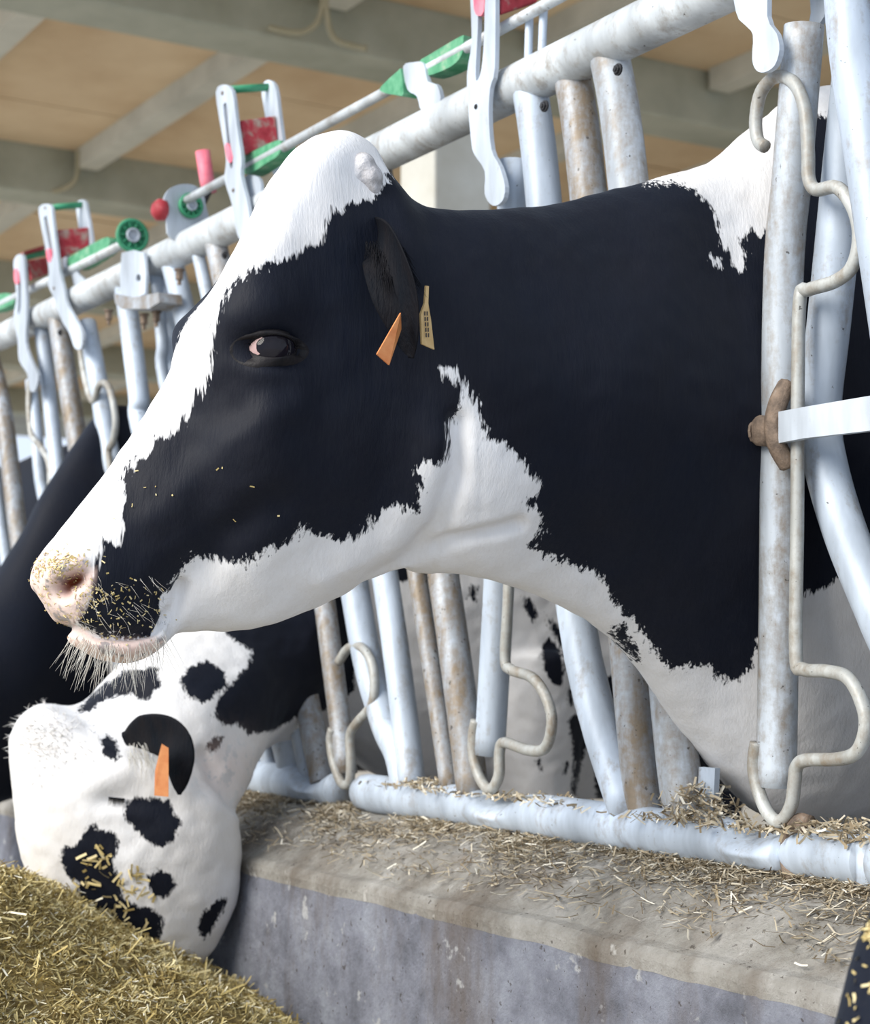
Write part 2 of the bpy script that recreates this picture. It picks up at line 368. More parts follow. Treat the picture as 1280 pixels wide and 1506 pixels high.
# ------------------------------------------------------------------ the feed barrier
near = empty('feed_barrier', W(.5, 0, zc), label='near galvanised steel headlock barrier panel holding the big cow', category='feed barrier', group='headlock barrier panels')
far = empty('feed_barrier', W(4, 0, zc), label='far galvanised headlock barrier panel at the left edge', category='feed barrier', group='headlock barrier panels')
RT, RB = .0325, .030
a_split = ab(B(196, ytop(196)))[0]
def rail(name, a0, a1, z, r, mat, parent, n=2):
    return tube(name, [W(a0 + (a1 - a0) * i / n, 0, z) for i in range(n + 1)], r, mat, parent, seg=24)
rail('top_rail', -1.6, a_split - .01, ZT, RT, 'galv_rail', near, 10)
rail('top_rail', a_split + .01, 7.5, ZT, RT, 'galv_rail', far, 10)
def apx(x): return ab(B(x, ybot(x)))[0]
SADDLES = [apx(1122), apx(742), apx(470)]
def endrail(a0, a1, parent, rounded=True):
    bm = bmesh.new(); rings = []; n = 160 if abs(a1 - a0) < 2 else 20; seg = 28
    prof = [(a0 + (a1 - a0) * i / n, 1.0) for i in range(n + 1)]
    if rounded: prof += [(a1 + d, k) for d, k in ((.008, .96), (.016, .85), (.022, .68), (.027, .42), (.029, .12))]
    for a, k in prof:
        row = []
        for j in range(seg):
            th = 2 * math.pi * j / seg; c_, s_ = math.cos(th), math.sin(th); z = RB * k * s_; y = RB * k * c_
            for sa in SADDLES:
                g = math.exp(-(abs(a - sa) / .050) ** 3); z -= g * .024 * max(0, s_ * .8 + .35 * c_); y += g * .004 * c_
            row.append(bm.verts.new(W(a, -y, ZB + z)))
        rings.append(row)
    for p, q in zip(rings, rings[1:]):
        for j in range(seg): bm.faces.new((p[j], p[(j + 1) % seg], q[(j + 1) % seg], q[j]))
    bm.faces.new(rings[0][::-1]); bm.faces.new(rings[-1])
    link('bottom_rail', from_bm(bm), 'galv', parent)
endrail(apx(1163), apx(541), near)
endrail(apx(1279), apx(1186), near)
endrail(apx(500), apx(366), far); endrail(apx(352), 7.5, far, False); endrail(-1.6, apx(1300), near, False)
# end post and clamp of the little rail section at the right
tube('end_post', [B(1276, 1330), B(1276, 1225)], .02, 'galv', near)
rod('rail_clamp', [(1168, 1292), (1163, 1262), (1166, 1230), (1176, 1212), (1190, 1214)], .012, 'rust', near, off=.012)
def T(pxs, r, mat='galv', parent=near, off=0, name='upright'):
    return tube(name, [Vector(p) for p in cr([B(x, y, off) for x, y in pxs], 6)], r, mat, parent, seg=18)
# fixed uprights beside the big cow and further left
T([(778, 122), (800, 295), (846, 895), (926, 1200)], .0255)
T([(838, 92), (865, 280), (930, 1000), (950, 1205)], .0260, 'galv_dirty', off=-.01)
T([(893, 66), (925, 275), (990, 1050), (1014, 1210)], .0270, 'post', off=-.005)
T([(553, 232), (652, 844), (697, 1176)], .0240, 'galv_dirty')
T([(516, 250), (613, 840), (664, 1172)], .0150, 'galv_dirty')
T([(470, 270), (568, 857), (608, 1168)], .0215)
T([(440, 290), (523, 873), (562, 1047), (588, 1110), (600, 1172)], .0245)
T([(250, 376), (276, 480), (430, 1140)], .0235, 'galv', off=-.005)
T([(287, 362), (306, 440), (452, 1145)], .0130)
T([(312, 348), (333, 430), (475, 1150)], .0220, 'galv_dirty')
T([(228, 398), (238, 500), (250, 600), (400, 1145)], .0120)
T([(241, 392), (250, 480), (262, 600), (412, 1145)], .0120, off=-.02)
T([(184, 425), (204, 577), (216, 660), (360, 1140)], .0225)
T([(58, 472), (66, 520), (84, 690), (96, 800), (170, 1118)], .0180, 'galv', far)
T([(84, 458), (90, 500), (114, 650), (140, 800), (200, 1120)], .0240, 'galv_dirty', far)
T([(-22, 500), (4, 600), (34, 830), (90, 1104)], .0230, 'galv_dirty', far)
T([(-40, 515), (-20, 620), (10, 830), (60, 1100)], .0160, 'galv', far)
box('upright', B(1048, 1215, -.01), B(1052, 1130, -.01) - B(1048, 1215, -.01), e1 * .03, e2 * .008, 'galv', near)
T([(779, 22), (777, 92)], .006); T([(800, 10), (797, 84)], .006)
# headlock arms: vertical swing arm with its bent guide rod
def arm(pts, r, mat, parent, rodpts, off=.0, rr=.0078):
    a = T(pts, r, mat, parent, off, 'swing_arm')
    if rodpts: rod('guide_rod', rodpts, rr, 'rod', a, off=r * .9)
    return a
arm1 = arm([(1183, 38), (1166, 250), (1153, 400), (1148, 700), (1146, 900), (1142, 1157)], .0232, 'post', near,
    [(1126, 216), (1115, 206), (1112, 175), (1120, 135), (1142, 113), (1168, 122), (1184, 160), (1189, 225), (1190, 262), (1201, 279), (1232, 276), (1256, 308), (1264, 350),
     (1254, 392), (1228, 414), (1190, 426), (1177, 438), (1174, 560), (1173, 760), (1171, 960), (1182, 984), (1215, 987), (1246, 996), (1266, 1028), (1274, 1066), (1262, 1104), (1236, 1116), (1186, 1118),
     (1172, 1128), (1169, 1150), (1164, 1185), (1148, 1208), (1130, 1196), (1115, 1160), (1109, 1125), (1113, 1092)])
arm([(757, 236), (744, 560), (734, 860), (720, 1110)], .0225, 'galv', near,
    [(752, 600), (748, 860), (743, 965), (752, 985), (782, 996), (803, 1024), (812, 1062), (802, 1100), (776, 1103), (742, 1092), (735, 1106), (734, 1140), (722, 1161), (708, 1148), (697, 1116), (696, 1082), (700, 1060)])
arm([(392, 330), (440, 600), (478, 889), (510, 1138)], .0185, 'galv_dirty', near,
    [(498, 974), (512, 954), (530, 951), (546, 972), (551, 1008), (546, 1038), (526, 1062), (515, 1082), (516, 1120), (514, 1150), (503, 1152), (491, 1122), (486, 1090), (489, 1072)])
arm([(128, 476), (146, 570), (162, 668), (200, 800), (262, 1130)], .0215, 'galv', far,
    [(118, 512), (126, 560), (137, 590), (146, 566), (158, 566), (166, 590), (170, 622), (166, 650), (160, 672), (176, 760)])
arm([(46, 560), (54, 640), (62, 720), (90, 830), (150, 1110)], .0150, 'galv', far,
    [(44, 560), (43, 600), (47, 640), (58, 655), (72, 680), (74, 715), (68, 742)])
# bent frame tubes at the right edge with the pivot bar
tube('frame_tube', [Vector(p) for p in cr([B(1240, -110, .02), B(1252, 60, .02), B(1280, 250, .02), B(1326, 560, .02), B(1345, 700, .02), B(1375, 980, .01), B(1390, ybot(1390), 0)], 6)], .0255, 'galv', near, seg=18)
T([(1262, 60), (1243, 240), (1220, 470), (1206, 600), (1214, 680), (1246, 790), (1300, 920), (1340, 1020), (1375, 1250)], .0250, 'galv', near, -.03, 'frame_tube')
pb = plate('pivot_bar', [(1150, 606), (1187, 599), (1300, 580), (1300, 632), (1187, 645), (1150, 652)], .035, .010, 'plate', arm1)
bm = bmesh.new()
tube_bm(bm, [Vector(p) for p in cr([B(1158, 566, .018), B(1145, 592, .032), B(1138, 626, .036), B(1144, 656, .034), B(1160, 684, .018)], 5)], .011, 8)
link('pivot_clamp', from_bm(bm), 'rust', arm1)
lathe('pivot_boss', B(1128, 634, .024), NF, [(-.012, .018), (.010, .018), (.014, .014)], 'rust', arm1, 16)
bolt('pivot_bolt', B(1108, 636, .030), (B(1108, 636, .03) - B(1128, 634, .024)), .0095, 'rust', arm1)
# latch plates with long slots, a green roller and a red stop block
def latch(front, slot, back, roller, block, grip, parent, stripe=None, holes=()):
    f = plate('latch', front, .043, .007, 'plate', parent, holes=([slot] if slot else []), smooth_n=3)
    if back: plate('back_plate', back, -.045, .007, 'plate', f, smooth_n=3)
    if roller: tube('roller', [B(*roller[0], .04), B(*roller[1], -.045)], .0075, 'green', f, 12)
    if block:
        a, b, c, d = (B(*q, o) for q, o in zip(block, (.034, -.040, -.040, .034)))
        bm = bmesh.new(); th = e1 * .016; v = [bm.verts.new(p) for p in (a, b, c, d)] + [bm.verts.new(p + th) for p in (a, b, c, d)]
        for q in ((0, 1, 2, 3), (7, 6, 5, 4), (0, 4, 5, 1), (1, 5, 6, 2), (2, 6, 7, 3), (3, 7, 4, 0)): bm.faces.new([v[i] for i in q])
        bmesh.ops.bevel(bm, geom=bm.edges[:], offset=.002, segments=1, affect='EDGES'); link('stop_block', from_bm(bm), 'red', f, smooth=False)
    if grip: plate('green_sleeve', grip, .004, .030, 'green_worn', f, smooth_n=3)
    if stripe: plate('red_mark', stripe, .0435, .0085, 'pink', f, smooth_n=2)
    for h in holes: bolt('rivet', B(*h, .046), NF, .004, 'rust', f, .002)
    return f
latch([(330, 125), (320, 137), (327, 186), (335, 234), (333, 265), (344, 302), (351, 344), (362, 356), (372, 345), (371, 328), (366, 296), (357, 258), (358, 234), (351, 186), (344, 134)],
      [(333, 152), (331, 160), (336, 200), (341, 246), (345, 240), (340, 200), (336, 156)],
      [(396, 118), (387, 131), (392, 168), (398, 206), (402, 250), (412, 262), (424, 250), (418, 206), (412, 160), (407, 127)],
      ((336, 132), (396, 128)), [(354, 177), (406, 170), (409, 206), (359, 229)],
      [(362, 238), (372, 230), (418, 208), (424, 216), (420, 230), (402, 242), (376, 258), (366, 252)], near, [(334, 214), (339, 212), (345, 232), (341, 240), (336, 230)], [(328, 137), (344, 280)])
plate('rod_bracket', [(362, 262), (374, 258), (384, 264), (386, 282), (378, 300), (368, 318), (360, 300)], .02, .006, 'plate', near, smooth_n=3)
latch([(70, 300), (59, 306), (62, 330), (70, 372), (74, 400), (73, 420), (82, 440), (92, 470), (104, 490), (112, 512), (122, 512), (124, 492), (116, 474), (102, 450), (96, 425), (90, 400), (86, 370), (80, 325), (77, 304)],
      [(69, 318), (67, 324), (72, 352), (77, 378), (80, 374), (76, 345), (71, 320)],
      [(121, 294), (114, 302), (117, 330), (122, 362), (128, 380), (138, 378), (136, 345), (130, 310), (127, 297)],
      ((70, 306), (122, 301)), [(85, 338), (130, 334), (131, 362), (90, 380)],
      [(108, 384), (116, 376), (160, 352), (170, 352), (168, 366), (150, 380), (122, 396), (110, 394)], far, [(70, 370), (75, 366), (78, 378), (76, 386), (72, 382)], [(67, 306), (80, 424)])
plate('rod_bracket', [(93, 382), (102, 376), (112, 384), (116, 402), (126, 412), (124, 432), (112, 424), (106, 402), (96, 396)], .01, .006, 'plate', far, smooth_n=3)
latch([(30, 374), (22, 384), (24, 410), (26, 440), (22, 466), (28, 500), (30, 530), (42, 550), (46, 574), (54, 574), (58, 552), (48, 530), (40, 505), (41, 470), (41, 440), (39, 410), (37, 380)],
      [(29, 400), (28, 410), (29, 440), (28, 462), (32, 455), (33, 430), (31, 404)], None,
      ((30, 380), (66, 372)), [(41, 383), (70, 378), (72, 402), (46, 412)], [(-14, 442), (14, 432), (26, 436), (26, 448), (-10, 460)], far, [(23, 398), (28, 396), (30, 414), (26, 418), (23, 412)])
box('stop_block', B(34, 376, .036), B(66, 366, -.04) - B(34, 376, .036), Vector((0, 0, .010)), e1 * .016, 'red', far)
latch([(697, -30), (697, 60), (690, 110), (692, 160), (696, 205), (700, 226), (716, 252), (716, 286), (728, 303), (742, 296), (746, 275), (738, 245), (726, 220), (722, 170), (724, 130), (731, 100), (732, 0), (732, -30)],
      [(707, -10), (706, 40), (703, 100), (704, 120), (711, 104), (715, 60), (716, 0), (714, -20)], None, None,
      [(736, -40), (790, -48), (792, 2), (738, 20)], [(630, 92), (642, 84), (690, 56), (694, 60), (692, 82), (676, 100), (640, 114), (630, 106)], near, [(701, -20), (715, -22), (715, 18), (707, 24), (701, 14)])
bolt('rivet', B(701, 157, .046), NF, .004, 'dark', near, .002)
plate('rod_bracket', [(596, 98), (612, 92), (626, 94), (632, 120), (646, 126), (650, 152), (624, 164), (616, 142), (602, 132)], .02, .007, 'plate', near, smooth_n=3)
plate('green_sleeve', [(570, 130), (596, 106), (600, 106), (604, 140), (596, 142), (574, 138)], .015, .026, 'green_worn', near, smooth_n=2)
f = latch([(1080, -60), (1086, 18), (1100, 38), (1111, 52), (1110, 88), (1116, 104), (1128, 107), (1143, 97), (1150, 74), (1146, 50), (1132, 24), (1130, -60)], None,
      [(1210, -70), (1218, 12), (1206, 40), (1196, 62), (1197, 88), (1188, 92), (1184, 60), (1196, 20), (1190, -70)], None, None, None, near)
# control rod along the top, its pivot bracket with green bushings and the pink handle
def along_rod(name, p, q, r, mat, parent, off=0):
    return tube(name, [B(*p, off), B((p[0] + q[0]) / 2, (p[1] + q[1]) / 2, off), B(*q, off)], r, mat, parent, 12)
along_rod('control_rod', (270, 297), (830, -8), .0085, 'galv_rail', near, .012)
along_rod('control_rod', (830, -8), (1150, -180), .0085, 'galv_rail', near, .012)
along_rod('control_rod', (-90, 492), (180, 360), .010, 'galv_rail', far, .012)
a_h = ab(B(278, ytop(278)))[0]
br = plate_across('handle_bracket', [(252, 352), (244, 318), (240, 296), (247, 280), (262, 272), (282, 272), (296, 282), (302, 302), (306, 345)], a_h, .006, 'plate', near)
def spoked(c, r, parent):
    w_ = lathe('bushing', c, -e1, [(-.010, r * .9), (.004, r), (.008, r * .97), (.008, r * .78), (.002, r * .76), (.002, .003)], 'green', parent, 28)
    lathe('bushing_hub', c - e1 * .003, -e1, [(-.004, r * .42), (.008, r * .42), (.008, r * .30), (.003, r * .28), (.003, .002)], 'plate', w_, 20)
    for kx in range(10):
        th = 2 * math.pi * kx / 10; d = e2 * math.cos(th) + Vector((0, 0, 1)) * math.sin(th)
        tube('spoke', [c - e1 * .005 + d * r * .4, c - e1 * .005 + d * r * .8], .0026, 'green', w_, 6)
    return w_
spoked(Bx(280, 303, a_h - .008), .026, br)
lathe('bushing', Bx(236, 309, a_h + .01), e2, [(-.016, .012), (-.006, .022), (.008, .022), (.012, .016)], 'red', br, 20)
tube('handle_lever', [Bx(290, 315, a_h + .02), Bx(306, 282, a_h + .02), Bx(303, 262, a_h + .02)], .008, 'dark', br)
tube('hand_grip', [Bx(308, 284, a_h + .02), Bx(304, 262, a_h + .02), Bx(298, 222, a_h + .02)], .0150, 'pink', br, 16)
a_w = ab(B(196, ytop(196)))[0] - .03
wb = plate('end_bracket', [(180, 438), (178, 405), (181, 372), (198, 368), (214, 372), (217, 405), (216, 432), (198, 440)], .044, .006, 'plate', near, holes=[[(203, 405), (206, 403), (209, 406), (209, 412), (206, 415), (202, 412)]])
spoked(Bx(194, 347, a_w - .004), .037, wb)
plate('rail_bracket', [(184, 434), (210, 440), (250, 432), (252, 446), (236, 456), (196, 456), (186, 448)], .035, .05, 'galv_dirty', near)
for q in ((212, 464), (230, 460), (264, 398), (160, 458)):
    bolt('bolt', B(*q, .03), Vector((0, 0, -1)), .008, 'rust', near, .018)
for q in ((800, 156), (908, 102), (88, 489), (330, 375)):
    bolt('drain_plug', B(q[0], q[1], .028), NF, .006, 'dark', near, .003)

# ------------------------------------------------------------------ cows
def sdist(px, py, polys):
    """signed distance (pixels) to a union of polygons, positive inside"""
    best = np.full(px.shape, -1e9)
    for poly in polys:
        P = np.array(poly, float); Q = np.roll(P, -1, 0); d2 = np.full(px.shape, 1e18); ins = np.zeros(px.shape, bool)
        for (x0, y0), (x1, y1) in zip(P, Q):
            dx, dy = x1 - x0, y1 - y0; L = dx * dx + dy * dy + 1e-9
            t = np.clip(((px - x0) * dx + (py - y0) * dy) / L, 0, 1)
            d2 = np.minimum(d2, (px - x0 - t * dx) ** 2 + (py - y0 - t * dy) ** 2)
            c = ((y0 > py) != (y1 > py))
            with np.errstate(divide='ignore', invalid='ignore'):
                xi = (x1 - x0) * (py - y0) / ((y1 - y0) if y1 != y0 else 1e-9) + x0
            ins ^= (c & (px < xi))
        d = np.sqrt(d2); best = np.maximum(best, np.where(ins, d, -d))
    return best
def loft_bm(bm, st, nsub=8, seg=72):
    """st: rows of top(3) bottom(3) lateral(3) width, width factor at top, at bottom, roundness"""
    rows = cr([np.concatenate([np.array(s[0]), np.array(s[1]), np.array(s[2]), [s[3], s[4], s[5], s[6]]]) for s in st], nsub)
    rings = []
    for r in rows:
        t, b, l = Vector(r[0:3]), Vector(r[3:6]), Vector(r[6:9]).normalized(); w, wt, wb, e = r[9:13]
        c = (t + b) / 2; h = (t - b) / 2; ring = []
        for k in range(seg):
            th = 2 * math.pi * k / seg; s, q = math.sin(th), math.cos(th)
            ee = e if s > 0 else min(e, 2.6)
            v = math.copysign(abs(s) ** (2 / ee), s); u = math.copysign(abs(q) ** (2 / ee), q)
            f = 1 + (wt - 1) * max(v, 0) ** 1.3 + (wb - 1) * max(-v, 0) ** 1.3
            ring.append(bm.verts.new(c + h * v + l * (w * u * f)))
        rings.append(ring)
    for p, q in zip(rings, rings[1:]):
        for k in range(seg): bm.faces.new((p[k], p[(k + 1) % seg], q[(k + 1) % seg], q[k]))
    bm.faces.new(rings[0][::-1]); bm.faces.new(rings[-1])
def ell_bm(bm, c, rx, ry, rz, ax=None):
    r = bmesh.ops.create_icosphere(bm, subdivisions=3, radius=1.0)
    Mx = Matrix.Translation(c) @ (ax.to_4x4() if ax else Matrix.Identity(4)) @ Matrix.Diagonal((rx, ry, rz, 1))
    bmesh.ops.transform(bm, matrix=Mx, verts=r['verts'])
def remesh(bm, voxel, smooth=8):
    bmesh.ops.recalc_face_normals(bm, faces=bm.faces)
    me = bpy.data.meshes.new('tmp'); bm.to_mesh(me); bm.free()
    o = bpy.data.objects.new('tmp', me); COL.objects.link(o)
    md = o.modifiers.new('r', 'REMESH'); md.mode = 'VOXEL'; md.voxel_size = voxel; md.adaptivity = 0
    dg = bpy.context.evaluated_depsgraph_get(); out = bpy.data.meshes.new_from_object(o.evaluated_get(dg))
    bpy.data.objects.remove(o); bpy.data.meshes.remove(me)
    n = len(out.vertices); co = np.empty(n * 3); out.vertices.foreach_get('co', co); co = co.reshape(-1, 3)
    ed = np.empty(len(out.edges) * 2, int); out.edges.foreach_get('vertices', ed); ed = ed.reshape(-1, 2)
    deg = np.bincount(ed.ravel(), minlength=n)[:, None].clip(1)
    def lap(X):
        s = np.zeros_like(X)
        for k in range(X.shape[1]):
            s[:, k] = np.bincount(ed[:, 0], X[ed[:, 1], k], n) + np.bincount(ed[:, 1], X[ed[:, 0], k], n)
        return s / deg - X
    for i in range(smooth):
        co = co + .5 * lap(co); co = co - .42 * lap(co) if i % 2 else co
    return out, co, ed
def vnormals(me):
    n = len(me.vertices); a = np.empty(n * 3); me.vertex_normals.foreach_get('vector', a); return a.reshape(-1, 3)
def setco(me, co): me.vertices.foreach_set('co', co.ravel()); me.update()
def attr(me, name, v): me.attributes.new(name, 'FLOAT', 'POINT').data.foreach_set('value', v.astype(np.float32))
def gss(px, py, cx, cy, sx, sy=None, ang=0):
    sy = sy or sx; c, s = math.cos(ang), math.sin(ang); x, y = px - cx, py - cy
    return np.exp(-(((x * c + y * s) / sx) ** 2 + ((-x * s + y * c) / sy) ** 2) / 2)
def segdist(px, py, pts):
    d = np.full(px.shape, 1e9)
    for (x0, y0), (x1, y1) in zip(pts, pts[1:]):
        dx, dy = x1 - x0, y1 - y0; t = np.clip(((px - x0) * dx + (py - y0) * dy) / (dx * dx + dy * dy), 0, 1)
        d = np.minimum(d, np.hypot(px - x0 - t * dx, py - y0 - t * dy))
    return d
def bvh(me, co):
    return BVHTree.FromPolygons([tuple(c) for c in co], [tuple(p.vertices) for p in me.polygons])
def hit(tree, px, py):
    r = ray(px, py).normalized(); h = tree.ray_cast(CAM, r)
    return (h[0], h[1]) if h[0] is not None else (None, None)
LATN = -e1                                               # near side of a cow standing square to the barrier
def yaw(deg): a = math.radians(deg); return Vector((math.sin(a), -math.cos(a), 0))
def mirrored(co, P0, n):                                 # bring the far half of an animal onto the near half
    n = np.array(n); d = (co - np.array(P0)) @ n
    return co - np.where(d < 0, 2 * d, 0)[:, None] * n, d
def legs(bm, spots, ztop, r0=.085, r1=.045):
    for x, y in spots:
        p = [(0, ztop + .10), (0, ztop - .05), (.01, .36), (0, .30), (0, .16), (.005, .10), (-.01, .035), (-.015, 0)]; rr = [r0 * 1.3, r0, r1 * 1.15, r1 * 1.2, r1 * .85, r1 * 1.1, r1 * 1.3, r1 * 1.35]
        tube_bm(bm, [Vector((x, y, 0)) + e2 * q[0] + Vector((0, 0, q[1])) for q in p], rr, 16)
def leaf(name, path, width, nrm, mat, parent, cup=.5, th=.004, n=10, m=12, tipw=.12, basew=.42, rb=False, **kw):
    """an ear: cupped leaf along a path"""
    P = [Vector(p) for p in cr(path, n)]; L = len(P) - 1; bm = bmesh.new(); grid = [[], []]
    for i, p in enumerate(P):
        t = i / L; T_ = (P[min(i + 1, L)] - P[max(i - 1, 0)]).normalized(); nn = Vector(nrm); nn = (nn - T_ * nn.dot(T_)).normalized(); sd = T_.cross(nn)
        w = width * (basew + (1 - basew) * math.sin(min(1, t / .5) * math.pi / 2)) * (1 if t < .5 else max(tipw, math.cos((t - .5) / .5 * math.pi / 2) ** .75))
        if rb: w *= max(.25, min(1, t / .22)) ** .5
        for s_, layer in ((1, 0), (-1, 1)):
            row = []
            for k in range(m + 1):
                q = -1 + 2 * k / m; a = q * cup * math.pi / 2
                row.append(bm.verts.new(p + sd * (w * (math.sin(a) / max(cup * math.pi / 2, .1) if cup > .05 else q)) + nn * (w * (1 - math.cos(a)) * 1.0 + s_ * th * (1 - .8 * abs(q) ** 3) * (1 - .5 * t))))
            grid[layer].append(row)
    for layer, fl in ((0, 0), (1, 1)):
        for a, b in zip(grid[layer], grid[layer][1:]):
            for k in range(m): f = (a[k], a[k + 1], b[k + 1], b[k]); bm.faces.new(f[::-1] if fl else f)
    g0, g1 = grid
    for i in range(L):
        bm.faces.new((g0[i][0], g0[i + 1][0], g1[i + 1][0], g1[i][0])); bm.faces.new((g0[i][m], g1[i][m], g1[i + 1][m], g0[i + 1][m]))
    for k in range(m): bm.faces.new((g0[0][k], g1[0][k], g1[0][k + 1], g0[0][k + 1])); bm.faces.new((g0[L][k], g0[L][k + 1], g1[L][k + 1], g1[L][k]))
    return link(name, from_bm(bm), mat, parent, **kw)
def flat_tag(name, pts, th, mat, parent):
    bm = bmesh.new(); n = (pts[1] - pts[0]).cross(pts[2] - pts[0]).normalized() * th
    f = [bm.verts.new(p + n) for p in pts]; b = [bm.verts.new(p - n) for p in pts]
    bm.faces.new(f); bm.faces.new(b[::-1])
    for i in range(len(pts)): j = (i + 1) % len(pts); bm.faces.new((f[i], b[i], b[j], f[j]))
    return link(name, from_bm(bm), mat, parent, smooth=False)
def hairs(name, roots, dirs, length, r, mat, parent, curl=.3, seg=4, **kw):
    """single fine hairs or whiskers as thin three-sided tubes"""
    V, Fc = [], []
    for p, d in zip(roots, dirs):
        L = length * random.uniform(.5, 1.1); b = Vector((random.uniform(-1, 1), random.uniform(-1, 1), random.uniform(-1, .4))) * curl
        base = len(V); u = d.orthogonal().normalized(); w = d.cross(u)
        for i in range(seg + 1):
            t = i / seg; c = p + d * L * t + b * L * t * t * .5; rr = r * (1 - .8 * t)
            for k in range(3): a = 2 * math.pi * k / 3; V.append(c + (u * math.cos(a) + w * math.sin(a)) * rr)
        for i in range(seg):
            for k in range(3): a, q = base + i * 3 + k, base + i * 3 + (k + 1) % 3; Fc.append((a, q, q + 3, a + 3))
    me = bpy.data.meshes.new(name); me.from_pydata([tuple(v) for v in V], [], Fc); return link(name, me, mat, parent, **kw)
def straws(name, P, Nn, length, width, mat, parent=None, lift=.35, **kw):
    """flat chopped stalks lying on a surface: P points, Nn normals"""
    n = len(P); d = RNG.normal(size=(n, 3)); d -= (d * Nn).sum(1)[:, None] * Nn; d /= np.linalg.norm(d, axis=1)[:, None]
    d = d + Nn * RNG.uniform(-.15, lift, n)[:, None]; d /= np.linalg.norm(d, axis=1)[:, None]
    L = length * RNG.uniform(.3, 1.0, n) ** 1.2; wd = np.cross(d, Nn + .3 * RNG.normal(size=(n, 3))); wd /= np.linalg.norm(wd, axis=1)[:, None] + 1e-9
    w = width * RNG.uniform(.5, 1.2, n); bend = Nn * (L * RNG.uniform(-.12, .12, n))[:, None]
    rows = []
    for t in (-.5, 0, .5):
        c = P + d * (L * t)[:, None] + bend * (1 - 4 * t * t)
        rows += [c - wd * (w * .5)[:, None], c + wd * (w * .5)[:, None]]
    V = np.stack(rows, 1).reshape(-1, 3); base = np.arange(n) * 6
    Q = np.stack([np.stack([base, base + 1, base + 3, base + 2], 1), np.stack([base + 2, base + 3, base + 5, base + 4], 1)], 1).reshape(-1, 4)
    me = bpy.data.meshes.new(name); me.vertices.add(len(V)); me.vertices.foreach_set('co', V.ravel())
    me.loops.add(Q.size); me.loops.foreach_set('vertex_index', Q.ravel()); me.polygons.add(len(Q)); me.polygons.foreach_set('loop_start', np.arange(len(Q)) * 4); me.polygons.foreach_set('loop_total', np.full(len(Q), 4))
    me.update(calc_edges=True); attr(me, 'rnd', np.repeat(RNG.uniform(0, 1, n), 6))
    return link(name, me, mat, parent, smooth=False, kind='stuff', **kw)

# ---------------------------------------------- the big black-and-white cow in front
NH = yaw(18)
def HD(px): return 1.86 + .00023 * (px - 250)            # depth of the head's middle plane
def hs(t, b, w, wt=1, wb=1, e=2.2, n=NH): return (U(t[0], t[1], HD(t[0])), U(b[0], b[1], HD(b[0])), n, w, wt, wb, e)
def ns(t, b, D, w, wt=1, wb=1, e=2.2, n=LATN): return (U(t[0], t[1], D), U(b[0], b[1], D), n, w, wt, wb, e)
def bs(s, zt, zbm, w, wt=1, wb=1, e=2.3):
    c = W(0, 0, 0) + (U(1030, 962, 2.15) - B0 - (CAM - CAM)) * 1.0; c = U(1030, 962, 2.15) + e2 * s
    return (Vector((c.x, c.y, zt)), Vector((c.x, c.y, zbm)), LATN, w, wt, wb, e)
zc0 = CAM.z
main_st = [
    bs(1.95, zc0 + .30, zc0 + .02, .10), bs(1.88, zc0 + .58, zc0 - .12, .22), bs(1.6, zc0 + .70, zc0 - .22, .29), bs(1.1, zc0 + .70, zc0 - .26, .33), bs(.65, zc0 + .725, zc0 - .235, .30, .75, .85),
    ns((1244, 128), (1248, 1222), 2.28, .205, .62, .8), ns((1120, 176), (1118, 1196), 2.20, .150, .6, .75), ns((1030, 247), (1008, 1072), 2.15, .125, .6, .7),
    ns((905, 278), (922, 957), 2.085, .118, .62, .62), ns((785, 304), (815, 888), 2.02, .112, .7, .60), ns((680, 311), (700, 846), 1.965, .106, .8, .62, 2.2, yaw(25)),
    hs((605, 302), (625, 838), .100, .9, .66, 2.2, yaw(20)), hs((566, 262), (588, 838), .098, .95, .66, 2.3), hs((538, 222), (556, 848), .098, .72, .66, 2.4), hs((497, 203), (522, 863), .098, .80, .66, 2.5),
    hs((450, 220), (488, 880), .101, .95, .64, 3.2), hs((404, 262), (452, 898), .106, 1.0, .60, 4.0), hs((374, 322), (420, 912), .114, 1.0, .56, 5.0), hs((330, 402), (382, 922), .121, 1.0, .52, 6.0),
    hs((283, 482), (345, 928), .106, .97, .52, 5.5), hs((246, 556), (310, 930), .082, .88, .58, 4.0), hs((206, 620), (278, 932), .073, .84, .62, 3.2), hs((164, 682), (250, 934), .066, .84, .68, 2.5),
    hs((126, 736), (222, 940), .063, .9, .78, 2.5), hs((94, 776), (180, 944), .063, .95, .85, 2.5), hs((68, 808), (140, 940), .058, .95, .85, 2.5), hs((50, 834), (106, 930), .047, .95, .85, 2.4), hs((43, 858), (80, 914), .028, .9, .9, 2.2)]
bm = bmesh.new(); loft_bm(bm, main_st, 6, 64)
# lower lip and chin
loft_bm(bm, [hs((262, 880), (262, 932), .030), hs((240, 900), (236, 955), .042), hs((200, 915), (196, 974), .048), hs((160, 918), (152, 972), .046), hs((122, 912), (116, 958), .036), hs((98, 918), (96, 942), .018)], 5, 32)
body_c = U(1030, 962, 2.15)
legs(bm, [tuple((body_c + e2 * .42 + e1 * d)[:2]) for d in (-.14, .14)] + [tuple((body_c + e2 * 1.75 + e1 * d)[:2]) for d in (-.16, .16)], zc0 - .1)
me, co, ed = remesh(bm, .0040, 14)
P0h = U(300, 560, HD(300)); setco(me, co)
nh = np.array(NH); nn_ = np.array(LATN)
px0, py0, dz0 = proj(co)
mh, dh = mirrored(co, P0h, NH); mn, dn = mirrored(co, U(1030, 962, 2.15), LATN)
isn = (px0 > 640)
mir = np.where(isn[:, None], mn, mh); lat = np.where(isn, dn, dh)
px, py, dz = proj(mir)
